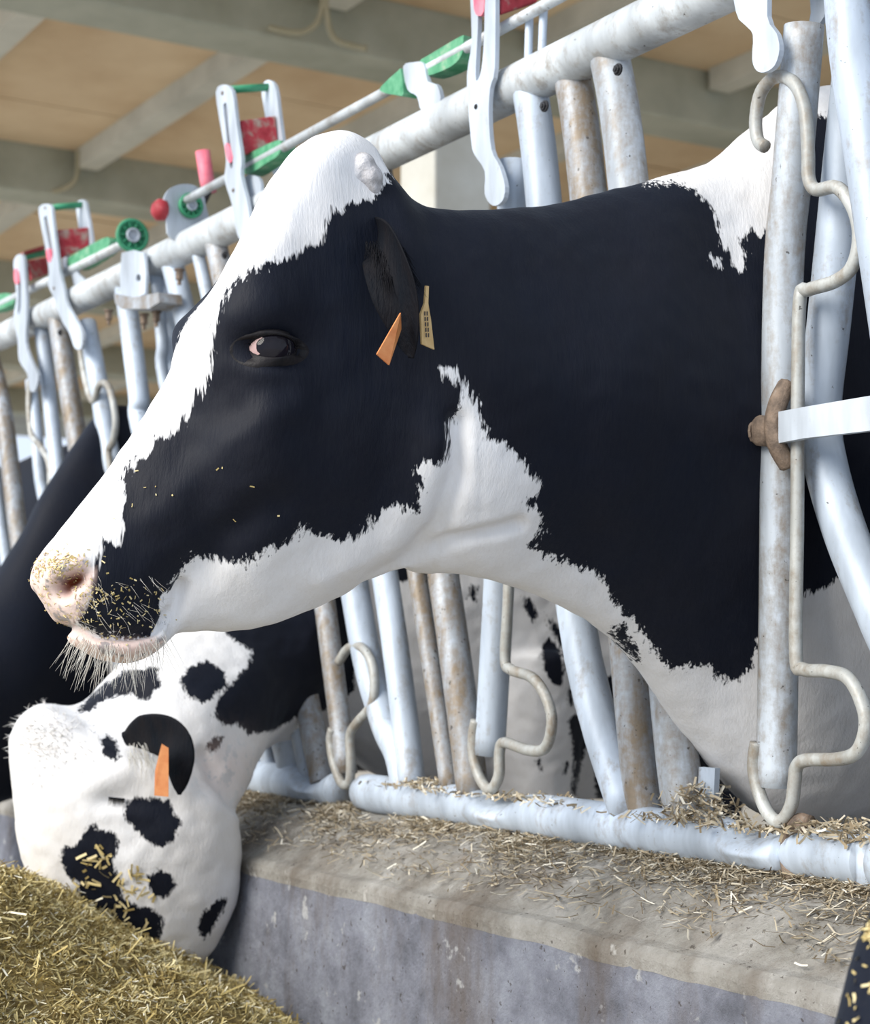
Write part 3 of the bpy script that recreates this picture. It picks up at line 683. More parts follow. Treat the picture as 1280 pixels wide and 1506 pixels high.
nor = vnormals(me)
# relief of the face: eye socket, brow, cheek, jaw edge, nostril, mouth
disp = np.zeros(len(co)); side = np.clip(np.abs(lat) / .03, 0, 1)
head = (px0 < 700).astype(float)
disp += .010 * gss(px, py, 395, 452, 46, 26, -.25) * side * head          # brow
disp -= .024 * gss(px, py, 402, 510, 33, 15, .05) * side * head           # socket
disp += .004 * gss(px, py, 405, 548, 40, 12, .1) * side * head            # lower lid bag
disp -= .007 * gss(px, py, 330, 590, 40, 50) * side * head                # hollow in front of the eye
disp += .006 * np.exp(-(segdist(px, py, [(430, 590), (330, 660), (230, 760)]) / 26) ** 2) * side * head     # facial crest
disp += .012 * gss(px, py, 520, 660, 80, 90, -.4) * side * head           # cheek muscle
disp -= .010 * np.exp(-(segdist(px, py, [(250, 880), (330, 790), (400, 740)]) / 30) ** 2) * side * head     # hollow behind the mouth
disp -= .016 * np.exp(-(segdist(px, py, [(545, 858), (590, 830), (640, 770), (668, 690), (672, 620)]) / 15) ** 2) * side     # jaw edge against neck
disp += .010 * np.exp(-(segdist(px, py, [(480, 850), (560, 800), (612, 730), (636, 650)]) / 34) ** 2) * side      # mandible
disp -= .012 * np.exp(-(segdist(px, py, [(600, 828), (660, 790), (760, 768)]) / 10) ** 2) * side          # throat fold
disp += .010 * gss(px, py, 700, 710, 60, 70) * side
disp -= .013 * np.exp(-(segdist(px, py, [(270, 868), (262, 900), (256, 930)]) / 9) ** 2) * side * head      # corner of the mouth
disp -= .011 * np.exp(-(segdist(px, py, [(96, 924), (140, 938), (190, 938), (228, 930), (248, 905)]) / 6.5) ** 2) * head   # mouth line
disp += .006 * gss(px, py, 185, 915, 50, 14, -.05) * head                 # upper lip
disp += .006 * np.exp(-(segdist(px, py, [(82, 845), (110, 832), (128, 850)]) / 9) ** 2) * side * head       # nostril wing
cavd = np.maximum(gss(px, py, 102, 858, 21, 9, -.5), .8 * gss(px, py, 90, 872, 11, 9)) * np.clip((np.abs(lat) - .012) / .015, 0, 1) * head
disp -= .024 * cavd
disp += .010 * gss(px, py, 500, 225, 50, 24, -.2) * head                  # poll
disp += .007 * np.exp(-(segdist(px, py, [(1000, 300), (930, 520), (900, 700)]) / 60) ** 2) * side          # neck muscle
disp -= .006 * np.exp(-(segdist(px, py, [(760, 420), (840, 600), (880, 800)]) / 50) ** 2) * side
disp += .004 * np.array([mnoise.noise(Vector(c) * 9) for c in co]) + .0012 * np.array([mnoise.noise(Vector(c) * 45) for c in co])
co = co + nor * disp[:, None]
fbrow = np.exp(-((lat + .088) / .034) ** 2) * np.exp(-((py0 - 484) / 40) ** 2) * (lat < 0) * (px0 < 420)   # far eye socket standing out past the blaze
co = co + (np.array([-.95, -.1, .12]) * .017)[None] * fbrow[:, None]; setco(me, co)
BLACK = [[(567, 261), (557, 286), (526, 298), (507, 306), (490, 305), (486, 321), (473, 349), (420, 381), (399, 385), (378, 397), (351, 417), (335, 444), (319, 478), (311, 518), (305, 550), (290, 574), (274, 603), (258, 622), (250, 638), (229, 653), (216, 675), (200, 675), (188, 688), (180, 715), (184, 733), (181, 752), (176, 778), (171, 791), (149, 797), (145, 834), (134, 854), (127, 882), (114, 900), (112, 917), (140, 937), (173, 938), (217, 933), (243, 913), (241, 891), (256, 869), (267, 847), (282, 823),
          (299, 827), (368, 827), (397, 804), (417, 802), (440, 776), (463, 786), (502, 791), (525, 783), (545, 760), (574, 742), (608, 744), (613, 718), (618, 704), (608, 683), (624, 673), (642, 683), (661, 662), (661, 625), (674, 614), (674, 588), (664, 566), (646, 540), (673, 542), (684, 562), (698, 596), (708, 616), (719, 645), (738, 647), (759, 665), (780, 696), (795, 715), (788, 726), (771, 730), (788, 755), (796, 781), (778, 795), (783, 805), (812, 823), (860, 835), (884, 847), (901, 879), (928, 911), (948, 935), (966, 961), (989, 983), (1015, 979), (1042, 982), (1065, 1003), (1088, 996), (1107, 976), (1117, 944),
          (1150, 900), (1186, 872), (1220, 858), (1250, 848), (1330, 850), (1500, 880), (1700, 700), (1600, 300), (1330, 230), (1250, 196), (1228, 176), (1205, 166), (1180, 190), (1160, 260), (1130, 330), (1120, 346), (1104, 336), (1091, 354), (1099, 373), (1092, 397), (1075, 373), (1062, 357), (1056, 330), (1048, 312), (1024, 290), (1006, 275), (947, 272), (930, 230), (600, 240)],
         [(898, 932), (919, 920), (941, 967), (932, 966)]]
sd = sdist(px, py, BLACK)
farb = np.minimum((-lat - .052) * 1400, 75 - np.abs(py0 - 484)); sd = np.where((lat < 0) & (px0 < 420), np.maximum(sd, farb), sd)
wdot = sdist(px, py, [[(1043, 377), (1057, 378), (1060, 392), (1050, 388)]]); sd = np.where(wdot > -20, np.minimum(sd, -wdot), sd)
sdm = sd * dz / F * 1000
pinkf = np.clip(sdist(px, py, [[(30, 800), (70, 812), (100, 812), (126, 820), (140, 840), (132, 880), (118, 905), (98, 930), (30, 930)]]) / 10 + .5, 0, 1) * head
lip = np.clip(sdist(px, py, [[(80, 940), (112, 928), (140, 940), (220, 936), (244, 938), (226, 972), (180, 985), (130, 976), (80, 960)]]) / 8 + .5, 0, 1) * head
attr(me, 'sd', sdm); attr(me, 'pink', np.clip(pinkf * .8 + lip * .85, 0, 1)); attr(me, 'cav', np.clip(cavd * 1.5 - .2, 0, 1))
cow1 = empty('cow', Vector((body_c.x, body_c.y, 0)), label='large black-and-white cow with white blaze and ear tags, head through the barrier', category='cow', group='cows at the feed barrier')
link('body', me, 'coat', cow1)
tree = bvh(me, co)

# eye
ring_ = [hit(tree, x, y)[0] for x, y in ((352, 512), (456, 508), (404, 462), (404, 556))]
dm = sum((p - CAM).dot(FWD) for p in ring_) / 4; hp = U(404, 510, dm)
ec = hp - Vector(NH) * .0145; eyes = NH
bm = bmesh.new(); bmesh.ops.create_uvsphere(bm, u_segments=64, v_segments=40, radius=.0245, matrix=Matrix.Translation(ec)); eye = link('eye', from_bm(bm), 'eyeball', cow1)
fR = Vector((NH.y * -1, NH.x, 0)).normalized(); fU = Vector((0, 0, 1))
def lidpt(a, s=1.0, out=0):                             # almond outline of the eye
    ca, sa = math.cos(a), math.sin(a); x = 35.0 * ca * s; y = (15 if sa > 0 else 17.0) * sa * s * (1 - .10 * ca)
    ang = .05; xr = x * math.cos(ang) - y * math.sin(ang); yr = x * math.sin(ang) + y * math.cos(ang)
    q = hp + fR * (xr * 1.88 / F) + fU * (yr * 1.88 / F); d = q - ec; rad = math.hypot(d.dot(fR), d.dot(fU))
    z = math.sqrt(max(.0245 ** 2 - rad ** 2, 0)) if rad < .0245 else -(rad - .0245) * .55
    return q + NH * (-(q - ec).dot(NH) + z + out)
bm = bmesh.new(); rings = []
def skin_at(a, sc, out):
    q = lidpt(a, sc); X, Y, _ = proj(np.array([q])); h = hit(tree, float(X[0]), float(Y[0]))[0]; return h + NH * out
for k in range(49):
    a = 2 * math.pi * k / 48; up_ = math.sin(a) > 0
    row = [lidpt(a, .96, .0004), lidpt(a, 1.0, .0024 if up_ else .0014), lidpt(a, 1.12, .0036 if up_ else .002)]
    o1, o2 = skin_at(a, 1.60, .0006), skin_at(a, 1.9, -.004); m1 = row[2].lerp(o1, .45) + NH * (.0022 if up_ else .0012)
    rings.append([bm.verts.new(p) for p in row + [m1, o1, o2]])
for p, q in zip(rings, rings[1:]):
    for k in range(5): bm.faces.new((p[k], p[k + 1], q[k + 1], q[k]))
link('eyelid', from_bm(bm), 'lid', cow1)
bm = bmesh.new()
G = []
for u in np.linspace(-.95, .75, 7):                      # crescent of pink-white in the front corner of the eye
    G.append([bm.verts.new(lidpt(math.pi + u, sc_, .0008)) for sc_ in np.linspace(.74 + .16 * abs(u), .955, 4)])
for p, q in zip(G, G[1:]):
    for k in range(3): bm.faces.new((p[k], p[k + 1], q[k + 1], q[k]))
link('eye_corner', from_bm(bm), 'sclera', eye)
rt, dr = [], []
for k in range(26):
    a = math.pi * (.08 + .8 * k / 25); rt.append(lidpt(a, 1.02, .004)); dr.append((NH * .75 + fU * -.15 + fR * .5 * math.cos(a)).normalized())
hairs('eyelashes', rt, dr, .014, .00045, 'black_hair', cow1, .2, kind='stuff')

# ear with its two tags
h0, n0 = hit(tree, 556, 346); Ds = (hit(tree, 588, 420)[0] - CAM).dot(FWD)
pth = [h0 + FWD * .02, U(566, 362, Ds - .022), U(580, 398, Ds - .046), U(594, 440, Ds - .056), U(602, 484, Ds - .054), U(606, 526, Ds - .044)]
ear = leaf('ear', pth, .033, (FWD * -.8 - RGT * .62).normalized(), 'black_hair', cow1, .60, .004, basew=.7)
rt, dr = [], []
for k in range(300):
    t = random.uniform(.05, .5); s = random.uniform(-1, 1); i = t * (len(pth) - 1); j = int(i); p = Vector(cr(pth, 10)[int(t * (len(pth) - 1) * 10)])
    rt.append(p + RGT * s * .018 + NH * .002); dr.append((RGT * (.25 + s * .35 + random.gauss(0, .1)) - fU * 1.0 + NH * random.uniform(.0, .22)).normalized())
hairs('ear_hair', rt, dr, .024, .00045, 'black_hair', ear, .15, kind='stuff')
de = Ds - .070
tg = flat_tag('ear_tag', [U(589, 460, de), U(554, 521, de - .012), U(572, 537, de - .004), U(590, 484, de + .008)], .0011, 'orange_tag', ear)
de = Ds - .045
tg2 = flat_tag('ear_tag', [U(626, 420, de), U(630, 421, de + .004), U(629, 446, de + .004), U(633, 470, de + .012), U(638, 514, de + .012), U(620, 506, de - .006), U(618, 462, de - .006), U(624, 446, de)], .0010, 'yellow_tag', ear)
for i in range(5):
    y = 464 + i * 8; q = U(627, y, de - .0022); bm = bmesh.new()
    for dx in (-3, 0.5): box_bm(bm, U(627 + dx + i * .5, y, de + .0005 + dx * .0009 - .002), RGT * .0014, fU * .0042, FWD * .0003)
    link('printed_mark', from_bm(bm), 'print', tg2, smooth=False)
# cut horn stub on the poll
bm = bmesh.new(); hD = HD(530) - .055
for (x, y, r) in ((522, 262, 20), (545, 262, 19), (520, 282, 13), (549, 278, 12), (534, 246, 20)): ell_bm(bm, U(x, y, hD), r * .72e-3, r * .6e-3 + .006, r * .80e-3)
me_, co_, _ = remesh(bm, .0022, 5); setco(me_, co_); link('horn_stub', me_, 'horn', cow1)
# whiskers, lip hair and crumbs of feed
rt, dr = [], []
for k in range(190):
    x = random.uniform(88, 252); y = 976 - abs(x - 170) ** 2 * .0045 - random.uniform(2, 30); p, n = hit(tree, x, y)
    if p is None: continue
    rt.append(p); dr.append((n * .5 + Vector(((x - 180) / 260, -.15, -1)) + Vector((random.gauss(0, .25), random.gauss(0, .2), 0))).normalized())
hairs('whiskers', rt, dr, .040, .00034, 'whisker', cow1, .35, kind='stuff')
rt, dr = [], []
for k in range(60):
    x = random.uniform(115, 240); y = random.uniform(845, 925); p, n = hit(tree, x, y)
    if p is None: continue
    rt.append(p); dr.append((n * .5 + Vector((.5, -.2, -.6)) + Vector((random.gauss(0, .3), 0, random.gauss(0, .3)))).normalized())
hairs('lip_hair', rt, dr, .022, .00022, 'whisker', cow1, .3, kind='stuff')
pp, qq = [], []
def crumbs(n, cx, cy, sx, sy):
    for k in range(n):
        p, nr = hit(tree, random.gauss(cx, sx), random.gauss(cy, sy))
        if p is not None: pp.append(p + nr * .001); qq.append(nr)
crumbs(260, 75, 832, 24, 11); crumbs(110, 58, 890, 10, 22); crumbs(60, 82, 922, 12, 10); crumbs(40, 122, 870, 12, 22); crumbs(110, 160, 892, 32, 24); crumbs(30, 210, 900, 30, 30); crumbs(14, 260, 700, 70, 60)
straws('feed_crumbs', np.array(pp), np.array(qq), .0050, .0015, 'crumb', cow1, .6)

# ---------------------------------------------- the spotted cow eating, lower left
N2 = yaw(8)
def h2(t, b, w, wt=1, wb=1, e=2.4, D=2.80, n=N2): return (U(t[0], t[1], D), U(b[0], b[1], D), n, w, wt, wb, e)
c2 = B(408, 962)
def b2(s, zt, zbm, w, wt=.75, wb=.8, e=2.3):
    c = c2 + e2 * s; return (Vector((c.x, c.y, zt)), Vector((c.x, c.y, zbm)), LATN, w, wt, wb, e)
bm = bmesh.new()
loft_bm(bm, [b2(1.9, zc0 + .3, zc0, .1), b2(1.8, zc0 + .55, zc0 - .12, .22), b2(1.5, zc0 + .64, zc0 - .25, .29), b2(1.0, zc0 + .64, zc0 - .28, .32), b2(.55, zc0 + .64, zc0 - .28, .28), b2(.28, zc0 + .58, zc0 - .25, .21), b2(.10, zc0 + .42, zc0 - .16, .15),
             h2((400, 800), (428, 1086), .128, .7, .7, 2.3, 3.10, LATN), h2((345, 845), (392, 1100), .122, .7, .7, 2.3, 3.04, LATN), h2((270, 892), (372, 1122), .118, .75, .75, 2.3, 2.96, yaw(25)), h2((188, 960), (362, 1152), .114, .8, .8, 2.3, 2.89, yaw(16)),
             h2((118, 1040), (352, 1180), .108, .85, .75, 2.4, 2.84, yaw(10)), h2((52, 1046), (350, 1196), .100, .8, .72, 2.5), h2((20, 1086), (348, 1216), .100, .9, .70, 2.6), h2((22, 1150), (352, 1248), .103, 1, .66, 2.7), h2((26, 1226), (350, 1290), .100, 1, .62, 2.7),
             h2((44, 1296), (342, 1338), .090, .95, .62, 2.6), h2((74, 1350), (318, 1390), .078, .88, .66, 2.5), h2((110, 1400), (288, 1432), .068, .85, .72, 2.5), h2((146, 1448), (274, 1470), .064, .9, .8, 2.5), h2((170, 1490), (262, 1506), .055, .9, .85, 2.4), h2((196, 1520), (244, 1528), .03, .9, .9, 2.2)], 6, 56)
legs(bm, [tuple((c2 + e2 * .45 + e1 * d)[:2]) for d in (-.15, .13)] + [tuple((c2 + e2 * 1.65 + e1 * d)[:2]) for d in (-.16, .16)], zc0 - .1, .09, .05)
me, co, ed = remesh(bm, .0065, 10); setco(me, co)
px0, py0, _ = proj(co)
mh, dh = mirrored(co, U(200, 1250, 2.80), N2); mn, dn = mirrored(co, c2, LATN)
isn = px0 > 370; mir = np.where(isn[:, None], mn, mh); lat = np.where(isn, dn, dh); px, py, dz = proj(mir); nor = vnormals(me); side = np.clip(np.abs(lat) / .03, 0, 1)
disp = .010 * gss(px, py, 150, 1150, 26, 18) * side - .008 * gss(px, py, 165, 1178, 18, 12) * side + .005 * gss(px, py, 170, 1196, 24, 8) * side
disp += .012 * gss(px, py, 280, 1250, 50, 60) * side - .007 * gss(px, py, 150, 1330, 40, 40) * side + .008 * gss(px, py, 60, 1060, 36, 26)
disp -= .014 * np.exp(-(segdist(px, py, [(352, 1190), (320, 1150), (300, 1110)]) / 10) ** 2) * side
disp += .008 * np.array([mnoise.noise(Vector(c) * 9) for c in co]) + .002 * np.array([mnoise.noise(Vector(c) * 45) for c in co])
co = co + nor * disp[:, None]; setco(me, co)
SPOTS = [[(150, 1090), (158, 1082), (172, 1090), (176, 1112), (166, 1120), (152, 1108)], [(184, 1180), (200, 1174), (250, 1175), (258, 1196), (265, 1208), (252, 1234), (238, 1246), (214, 1236), (200, 1222), (186, 1205)],
    [(87, 1268), (94, 1248), (110, 1244), (122, 1224), (140, 1214), (146, 1222), (156, 1222), (172, 1224), (174, 1240), (166, 1262), (168, 1284), (182, 1296), (180, 1320), (196, 1332), (222, 1334), (240, 1350), (236, 1378), (218, 1402), (190, 1388), (150, 1382), (122, 1356), (114, 1330), (112, 1300), (98, 1290)],
    [(216, 1290), (230, 1278), (250, 1284), (256, 1302), (246, 1322), (224, 1320)], [(290, 1366), (300, 1338), (322, 1318), (331, 1324), (318, 1358), (302, 1380)],
    [(262, 1005), (275, 985), (305, 972), (333, 988), (330, 1015), (300, 1035), (275, 1025)], [(112, 1052), (130, 1026), (152, 1006), (180, 985), (232, 984), (236, 1006), (218, 1030), (190, 1022), (160, 1026), (132, 1046)],
    [(335, 930), (372, 955), (366, 980), (345, 1000), (318, 1030), (314, 1056), (330, 1070), (350, 1064), (364, 1080), (398, 1074), (420, 1062), (444, 1052), (480, 1046), (520, 1020), (540, 860), (400, 780)], [(306, 1096), (316, 1082), (330, 1084), (322, 1100), (312, 1104)],
    [(690, 860), (700, 862), (702, 885), (688, 880)], [(768, 876), (782, 880), (792, 904), (786, 916), (774, 900)], [(796, 950), (806, 936), (818, 948), (830, 975), (826, 1010), (812, 1004), (800, 985)], [(800, 900), (830, 930), (850, 990), (838, 996), (824, 950), (806, 920)], [(836, 1010), (844, 1014), (846, 1040), (838, 1036)], [(838, 1056), (856, 1048), (866, 1090), (856, 1120), (848, 1170), (840, 1170), (846, 1110)], [(786, 1118), (796, 1114), (802, 1134), (794, 1138)], [(832, 1122), (838, 1122), (838, 1140), (832, 1140)],
    [(560, 860), (600, 820), (600, 500), (900, 400), (1200, 500), (1200, 820), (860, 850), (700, 840)], [(880, 1000), (1200, 900), (1300, 1300), (890, 1300), (872, 1120)]]
sd = sdist(px, py, SPOTS); attr(me, 'sd', sd * dz / F * 1000)
attr(me, 'pink', .35 * gss(px, py, 330, 1130, 30, 30)); attr(me, 'cav', np.zeros(len(co)))
cow2 = empty('cow', Vector((c2.x, c2.y, 0)), label='white cow with black spots, head down eating hay at lower left', category='cow', group='cows at the feed barrier')
link('body', me, coat('spotted_coat', along=(1, 1, .4), edge=6), cow2); tree2 = bvh(me, co)
q = hit(tree2, 215, 1078)[0]
ear2 = leaf('ear', [U(186, 1086, 2.72), U(220, 1078, 2.66), U(250, 1086, 2.63), U(264, 1114, 2.61), U(264, 1168, 2.62)], .034, (FWD * -1 - RGT * .15 - fU * .1).normalized(), 'black_hair', cow2, .35, .006, tipw=.1, basew=.72, rb=True)
flat_tag('ear_tag', [U(238, 1094, 2.59), U(248, 1100, 2.59), U(248, 1172, 2.58), U(227, 1170, 2.58), U(228, 1134, 2.585)], .0012, 'orange_tag', ear2)
rt, dr = [], []
for k in range(90):
    x = random.uniform(186, 232); y = random.uniform(1092, 1120); rt.append(U(x, y, 2.66)); dr.append((RGT * random.uniform(.0, .6) - fU * random.uniform(.5, 1) - FWD * .3).normalized())
hairs('ear_hair', rt, dr, .035, .0005, 'whisker', ear2, .3, kind='stuff')
rt, dr = [], []
for k in range(420):                                     # woolly poll
    x = random.gauss(62, 34); y = random.gauss(1072, 30); p, n = hit(tree2, x, y)
    if p is None: continue
    rt.append(p); dr.append((n * .8 + Vector((random.gauss(-.2, .5), random.gauss(0, .5), random.gauss(-.1, .5)))).normalized())
hairs('poll_hair', rt, dr, .014, .0007, 'white_hair', cow2, 1.2, kind='stuff')
rt, dr = [], []
for k in range(24):
    p, n = hit(tree2, 160 + k, 1172 + .1 * k)
    if p: rt.append(p); dr.append((n * .5 + Vector((0, -.2, -.8))).normalized())
hairs('eyelashes', rt, dr, .014, .0007, 'black_hair', cow2, .2, kind='stuff')
pp, qq = [], []
def crumbs2(n, cx, cy, sx, sy):
    for k in range(n):
        p, nr = hit(tree2, random.gauss(cx, sx), random.gauss(cy, sy))
        if p is not None: pp.append(p + nr * .002); qq.append(nr)
crumbs2(30, 140, 1275, 16, 26); crumbs2(34, 190, 1310, 18, 20); crumbs2(40, 165, 1365, 30, 14)
straws('feed_crumbs', np.array(pp), np.array(qq), .026, .0040, 'crumb', cow2, .3)

# ---------------------------------------------- the black cow behind, left edge
c3 = B(140, 962)
def b3(s, zt, zbm, w, wt=.7, wb=.8, e=2.3):
    c = c3 + e2 * s; return (Vector((c.x, c.y, zt)), Vector((c.x, c.y, zbm)), LATN, w, wt, wb, e)
def h3(t, b, D, w, wt=.75, wb=.7, e=2.3, n=LATN): return (U(t[0], t[1], D), U(b[0], b[1], D), n, w, wt, wb, e)
bm = bmesh.new()
loft_bm(bm, [b3(1.9, zc0 + .3, zc0, .1), b3(1.8, zc0 + .52, zc0 - .12, .22), b3(1.4, zc0 + .60, zc0 - .25, .3), b3(.9, zc0 + .60, zc0 - .28, .32), b3(.5, zc0 + .58, zc0 - .28, .28), b3(.22, zc0 + .52, zc0 - .27, .2),
             h3((172, 590), (190, 1140), 3.98, .14), h3((112, 648), (130, 1150), 3.88, .13), h3((60, 730), (80, 1160), 3.80, .125), h3((8, 828), (30, 1172), 3.72, .12), h3((-50, 900), (-20, 1190), 3.66, .115, n=yaw(20)), h3((-120, 960), (-40, 1220), 3.6, .105, n=yaw(15)),
             h3((-190, 1010), (-50, 1250), 3.58, .1, n=yaw(15)), h3((-200, 1090), (-45, 1280), 3.56, .1, n=yaw(15)), h3((-185, 1180), (-50, 1310), 3.55, .085, n=yaw(15)), h3((-160, 1270), (-75, 1330), 3.55, .065, n=yaw(15)), h3((-140, 1310), (-100, 1336), 3.55, .04, n=yaw(15))], 6, 48)
legs(bm, [tuple((c3 + e2 * .45 + e1 * d)[:2]) for d in (-.15, .13)] + [tuple((c3 + e2 * 1.65 + e1 * d)[:2]) for d in (-.16, .16)], zc0 - .1, .09, .05)
me, co, ed = remesh(bm, .010, 8); nor = vnormals(me)
co = co + nor * (.008 * np.array([mnoise.noise(Vector(c) * 8) for c in co]))[:, None]; setco(me, co); px, py, dz = proj(co)
attr(me, 'sd', np.full(len(co), 60.0)); attr(me, 'pink', np.zeros(len(co))); attr(me, 'cav', np.zeros(len(co)))
cow3 = empty('cow', Vector((c3.x, c3.y, 0)), label='black cow bending its neck down at the left edge, behind the spotted cow', category='cow', group='cows at the feed barrier')
link('body', me, 'coat', cow3)
leaf('ear', [U(-120, 990, 3.56), U(-100, 1000, 3.46), U(-84, 1040, 3.42)], .05, (FWD * -1 - RGT * .3).normalized(), 'black_hair', cow3, .6, .004)

# ---------------------------------------------- a cow standing deep in the barn, glimpsed between the uprights
c5 = U(40, 962, 6.6)
def b5(s_, zt, zbm, w, wt=.7, wb=.8, e=2.3):
    c = c5 + e1 * s_; return (Vector((c.x, c.y, zt)), Vector((c.x, c.y, zbm)), e2 * -1, w, wt, wb, e)
bm = bmesh.new()
loft_bm(bm, [b5(-.82, .95, .75, .06), b5(-.78, 1.36, .62, .2), b5(-.4, 1.42, .5, .29), b5(.1, 1.40, .46, .31), b5(.5, 1.42, .5, .26), b5(.78, 1.36, .6, .17), b5(.98, 1.4, .85, .12), b5(1.12, 1.46, 1.0, .1), b5(1.28, 1.36, 1.02, .09), b5(1.45, 1.18, .98, .065), b5(1.5, 1.1, 1.0, .03)], 6, 40)
legs(bm, [tuple((c5 + e1 * d + e2 * w)[:2]) for d in (-.6, .52) for w in (-.15, .15)], .6, .1, .05)
me, co, ed = remesh(bm, .014, 6); setco(me, co); attr(me, 'sd', (co[:, 2] - .98 + .25 * np.sin(co[:, 0] * 3)) * 300); attr(me, 'pink', np.zeros(len(co))); attr(me, 'cav', np.zeros(len(co)))
cow5 = empty('cow', Vector((c5.x, c5.y, 0)), label='dark cow with white legs standing deep in the barn behind the left uprights', category='cow')
link('body', me, 'coat', cow5)
# ---------------------------------------------- black cow just entering the lower right corner
A4 = -.677; c4 = W(A4, 0, 0)
def q4(t, b, w, wt=.75, wb=.75, e=2.3): return (W(A4, t[0], t[1]), W(A4, b[0], b[1]), LATN, w, wt, wb, e)
bm = bmesh.new()
loft_bm(bm, [q4((1.3, 1.0), (1.3, .6), .1), q4((1.22, 1.25), (1.22, .5), .25), q4((.75, 1.3), (.75, .44), .29), q4((.38, 1.24), (.38, .46), .22), q4((.12, 1.12), (.14, .50), .15), q4((-.06, .98), (.0, .49), .125), q4((-.21, .82), (-.11, .46), .115), q4((-.31, .71), (-.165, .435), .106, .9),
             q4((-.375, .64), (-.195, .415), .10, .85, .7, 2.6), q4((-.42, .58), (-.225, .375), .105, .95, .65, 3.4), q4((-.475, .51), (-.27, .325), .106, 1, .6, 4), q4((-.53, .44), (-.33, .275), .092, .95, .6, 3.4), q4((-.59, .36), (-.40, .215), .076, .9, .65, 2.8), q4((-.64, .28), (-.47, .16), .067, .9, .7, 2.5), q4((-.68, .21), (-.53, .12), .064, .9, .8, 2.5), q4((-.695, .16), (-.585, .09), .055, .9, .85, 2.4), q4((-.68, .12), (-.63, .09), .03)], 6, 48)
legs(bm, [tuple((c4 + e2 * .45 + e1 * d)[:2]) for d in (-.15, .13)] + [tuple((c4 + e2 * 1.1 + e1 * d)[:2]) for d in (-.15, .15)], zc0 - .1, .09, .05)
me, co, ed = remesh(bm, .0075, 8); nor = vnormals(me)
co = co + nor * (.004 * np.array([mnoise.noise(Vector(c) * 12) for c in co]))[:, None]; setco(me, co)
attr(me, 'sd', np.full(len(co), 60.0)); attr(me, 'pink', np.zeros(len(co))); attr(me, 'cav', np.zeros(len(co)))
cow4 = empty('cow', Vector((c4.x, c4.y, 0)), label='black cow lowering its head, forehead sprinkled with feed, in the lower right corner', category='cow', group='cows at the feed barrier')
for sg in (-1, 1):
    k4 = lambda u, b_, z: W(A4 + sg * u, b_, z)
    leaf('ear', [k4(.06, -.30, .62), k4(.13, -.28, .62), k4(.19, -.26, .58), k4(.22, -.25, .52)], .045, NF, 'black_hair', cow4, .5, .005, basew=.7)
link('body', me, 'coat', cow4); tree4 = bvh(me, co)
pp, qq = [], []
crumbt = tree; tree = tree4; crumbs(26, 1265, 1460, 22, 40); crumbs(90, 1284, 1372, 8, 10); tree = crumbt
if pp: straws('feed_crumbs', np.array(pp), np.array(qq), .011, .0022, 'crumb', cow4, .6)

# ------------------------------------------------------------------ hay and litter
def hay_z(x, y):
    ridge = np.where(x < -.59, CAM.z - .30 - .10 * (x + .59), CAM.z - .30 - .54 * (x + .59))
    yr = 2.38
    z = ridge - np.where(y < yr, .20 * (yr - y), .16 * (y - yr))
    z = z - np.clip(x + .12, 0, 9) * .5
    return np.maximum(z, -.03 + 0 * x)
nx, ny = 260, 240; xs = np.linspace(-2.2, .55, nx); ys = np.linspace(1.0, 3.6, ny); X, Y = np.meshgrid(xs, ys, indexing='ij')
def hay_noise(x, y): return np.array([mnoise.fractal(Vector((a * 7, b * 7, 1.3)), 1.0, 2.0, 6) for a, b in zip(x.ravel(), y.ravel())]).reshape(x.shape) * .020
bdist = (X - B0.x) * e2.x + (Y - B0.y) * e2.y            # distance from the barrier's plane
Z = hay_z(X, Y) + hay_noise(X, Y)
Z = np.where(bdist > be - .004, -.02, Z)
V = np.stack([X, Y, Z], -1).reshape(-1, 3); idx = np.arange(nx * ny).reshape(nx, ny)
keep = (bdist < be + .004)
Fq = [(idx[i, j], idx[i + 1, j], idx[i + 1, j + 1], idx[i, j + 1]) for i in range(nx - 1) for j in range(ny - 1) if keep[i, j] or keep[i + 1, j + 1]]
me = bpy.data.meshes.new('hay_heap'); me.from_pydata([tuple(v) for v in V], [], [tuple(int(k) for k in f) for f in Fq])
heap = link('hay_heap', me, 'haybase', None, kind='stuff', label='heap of chopped yellow hay on the alley floor at lower left', category='hay')
n = 150000; hx = RNG.uniform(-1.05, .35, n); hy = RNG.uniform(1.5, 3.2, n); bd = (hx - B0.x) * e2.x + (hy - B0.y) * e2.y
hz = hay_z(hx, hy); ok = (bd < be - .02) & (hz > .0); hx, hy, hz = hx[ok], hy[ok], hz[ok]
hz = hz + np.array([mnoise.fractal(Vector((a * 7, b * 7, 1.3)), 1.0, 2.0, 6) for a, b in zip(hx, hy)]) * .020
P = np.stack([hx, hy, hz + RNG.uniform(0, .008, len(hx))], 1); Nn = np.tile(np.array([0, 0, 1.0]), (len(P), 1)) + RNG.normal(size=(len(P), 3)) * .40; Nn /= np.linalg.norm(Nn, axis=1)[:, None]
straws('stalks', P, Nn, .026, .0019, 'hay', heap, .6)
sel = RNG.uniform(0, 1, len(P)) < .03
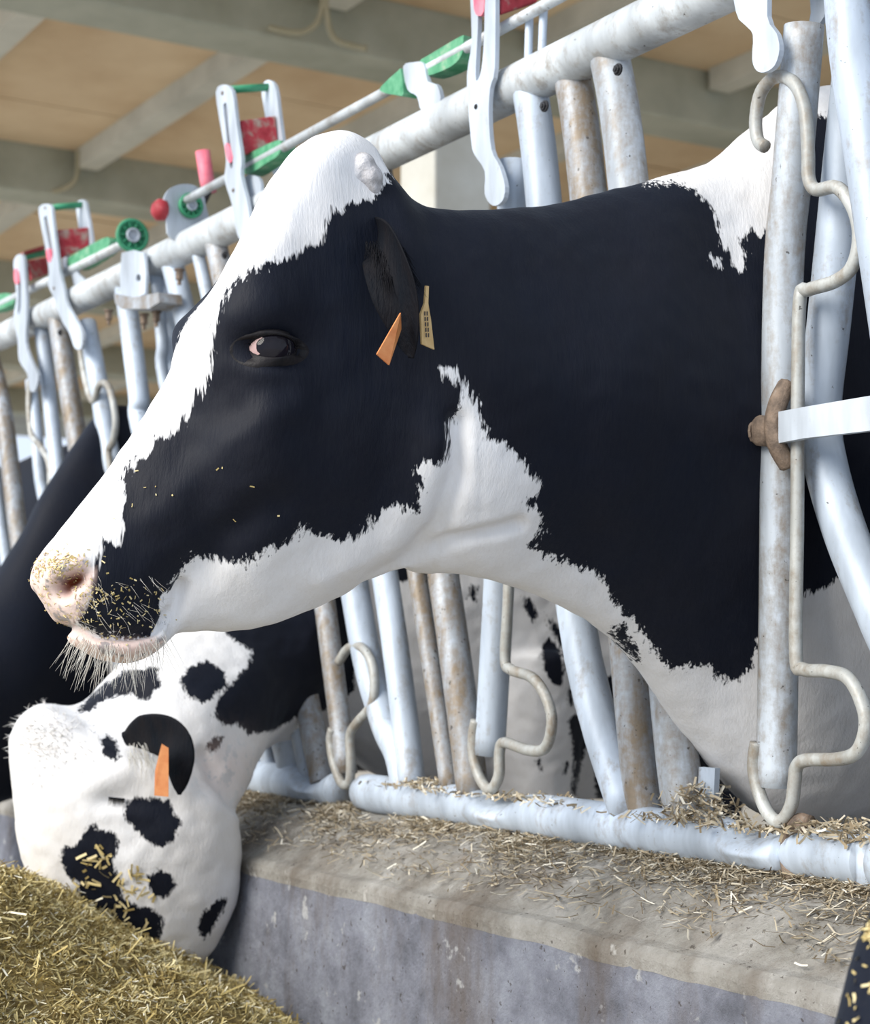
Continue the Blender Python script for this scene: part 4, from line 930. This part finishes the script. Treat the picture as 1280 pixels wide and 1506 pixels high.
straws('long_stalks', P[sel] + np.array([0, 0, .006]), Nn[sel], .060, .0024, 'hay', heap, .6)
# dry straw lying on the curb, thicker along the bottom rail
n = 60000; a = RNG.uniform(-.6, 6.0, n) * RNG.uniform(.3, 1, n); b = -np.abs(RNG.normal(0, .060, n)) * 1.0 + .02
b = np.where(RNG.uniform(0, 1, n) < .18, RNG.uniform(be + .02, .1, n), b); b = np.clip(b, be + .012, .12)
dens = np.array([mnoise.noise(Vector((x * 6, y * 14, 5))) for x, y in zip(a, b)]); ok = dens > RNG.uniform(-.55, .35, n); a, b = a[ok], b[ok]
zz = np.interp(b, [be, -.10, -.03, .16], [ze + .004, zc - .018, zc + .003, zc + .002])
P = np.array([W(p, q, z + random.uniform(.001, .010)) for p, q, z in zip(a, b, zz)]); Nn = np.tile(np.array([0, 0, 1.0]), (len(P), 1)) + RNG.normal(size=(len(P), 3)) * .15; Nn /= np.linalg.norm(Nn, axis=1)[:, None]
straws('straw_litter', P, Nn, .030, .0019, 'litter', None, .45, label='dry pale straw scattered on the concrete curb under the bottom rail', category='straw')
# little heaps of chaff caught between the uprights and the bottom rail
def chaff(px, py, n, sa, h, label):
    c = ab(B(px, py)); q = RNG.normal(size=(n, 2)) * np.array([sa, .022]); zz = ZB + RB * .7 + h * np.exp(-(q[:, 0] / sa) ** 2) * RNG.uniform(.0, 1, n)
    P = np.array([W(c[0] + u, c[1] + v - .004, z) for (u, v), z in zip(q, zz)]); Nn = np.tile(np.array([0, -.3, .95]), (n, 1)) + RNG.normal(size=(n, 3)) * .4; Nn /= np.linalg.norm(Nn, axis=1)[:, None]
    straws('chaff', P, Nn, .022, .003, 'litter', None, .5, label=label, category='straw', group='chaff on the bottom rail')
chaff(1030, 1200, 700, .035, .045, 'clump of brown chaff on the rail left of the saddle under the big cow')
chaff(1240, 1225, 600, .07, .02, 'strip of dark chaff on the short rail at the right edge')
chaff(640, 1160, 500, .06, .012, 'thin chaff on the rail below the grouped uprights')
chaff(800, 1165, 300, .10, .008, 'thin chaff on the rail in front of the spotted legs')
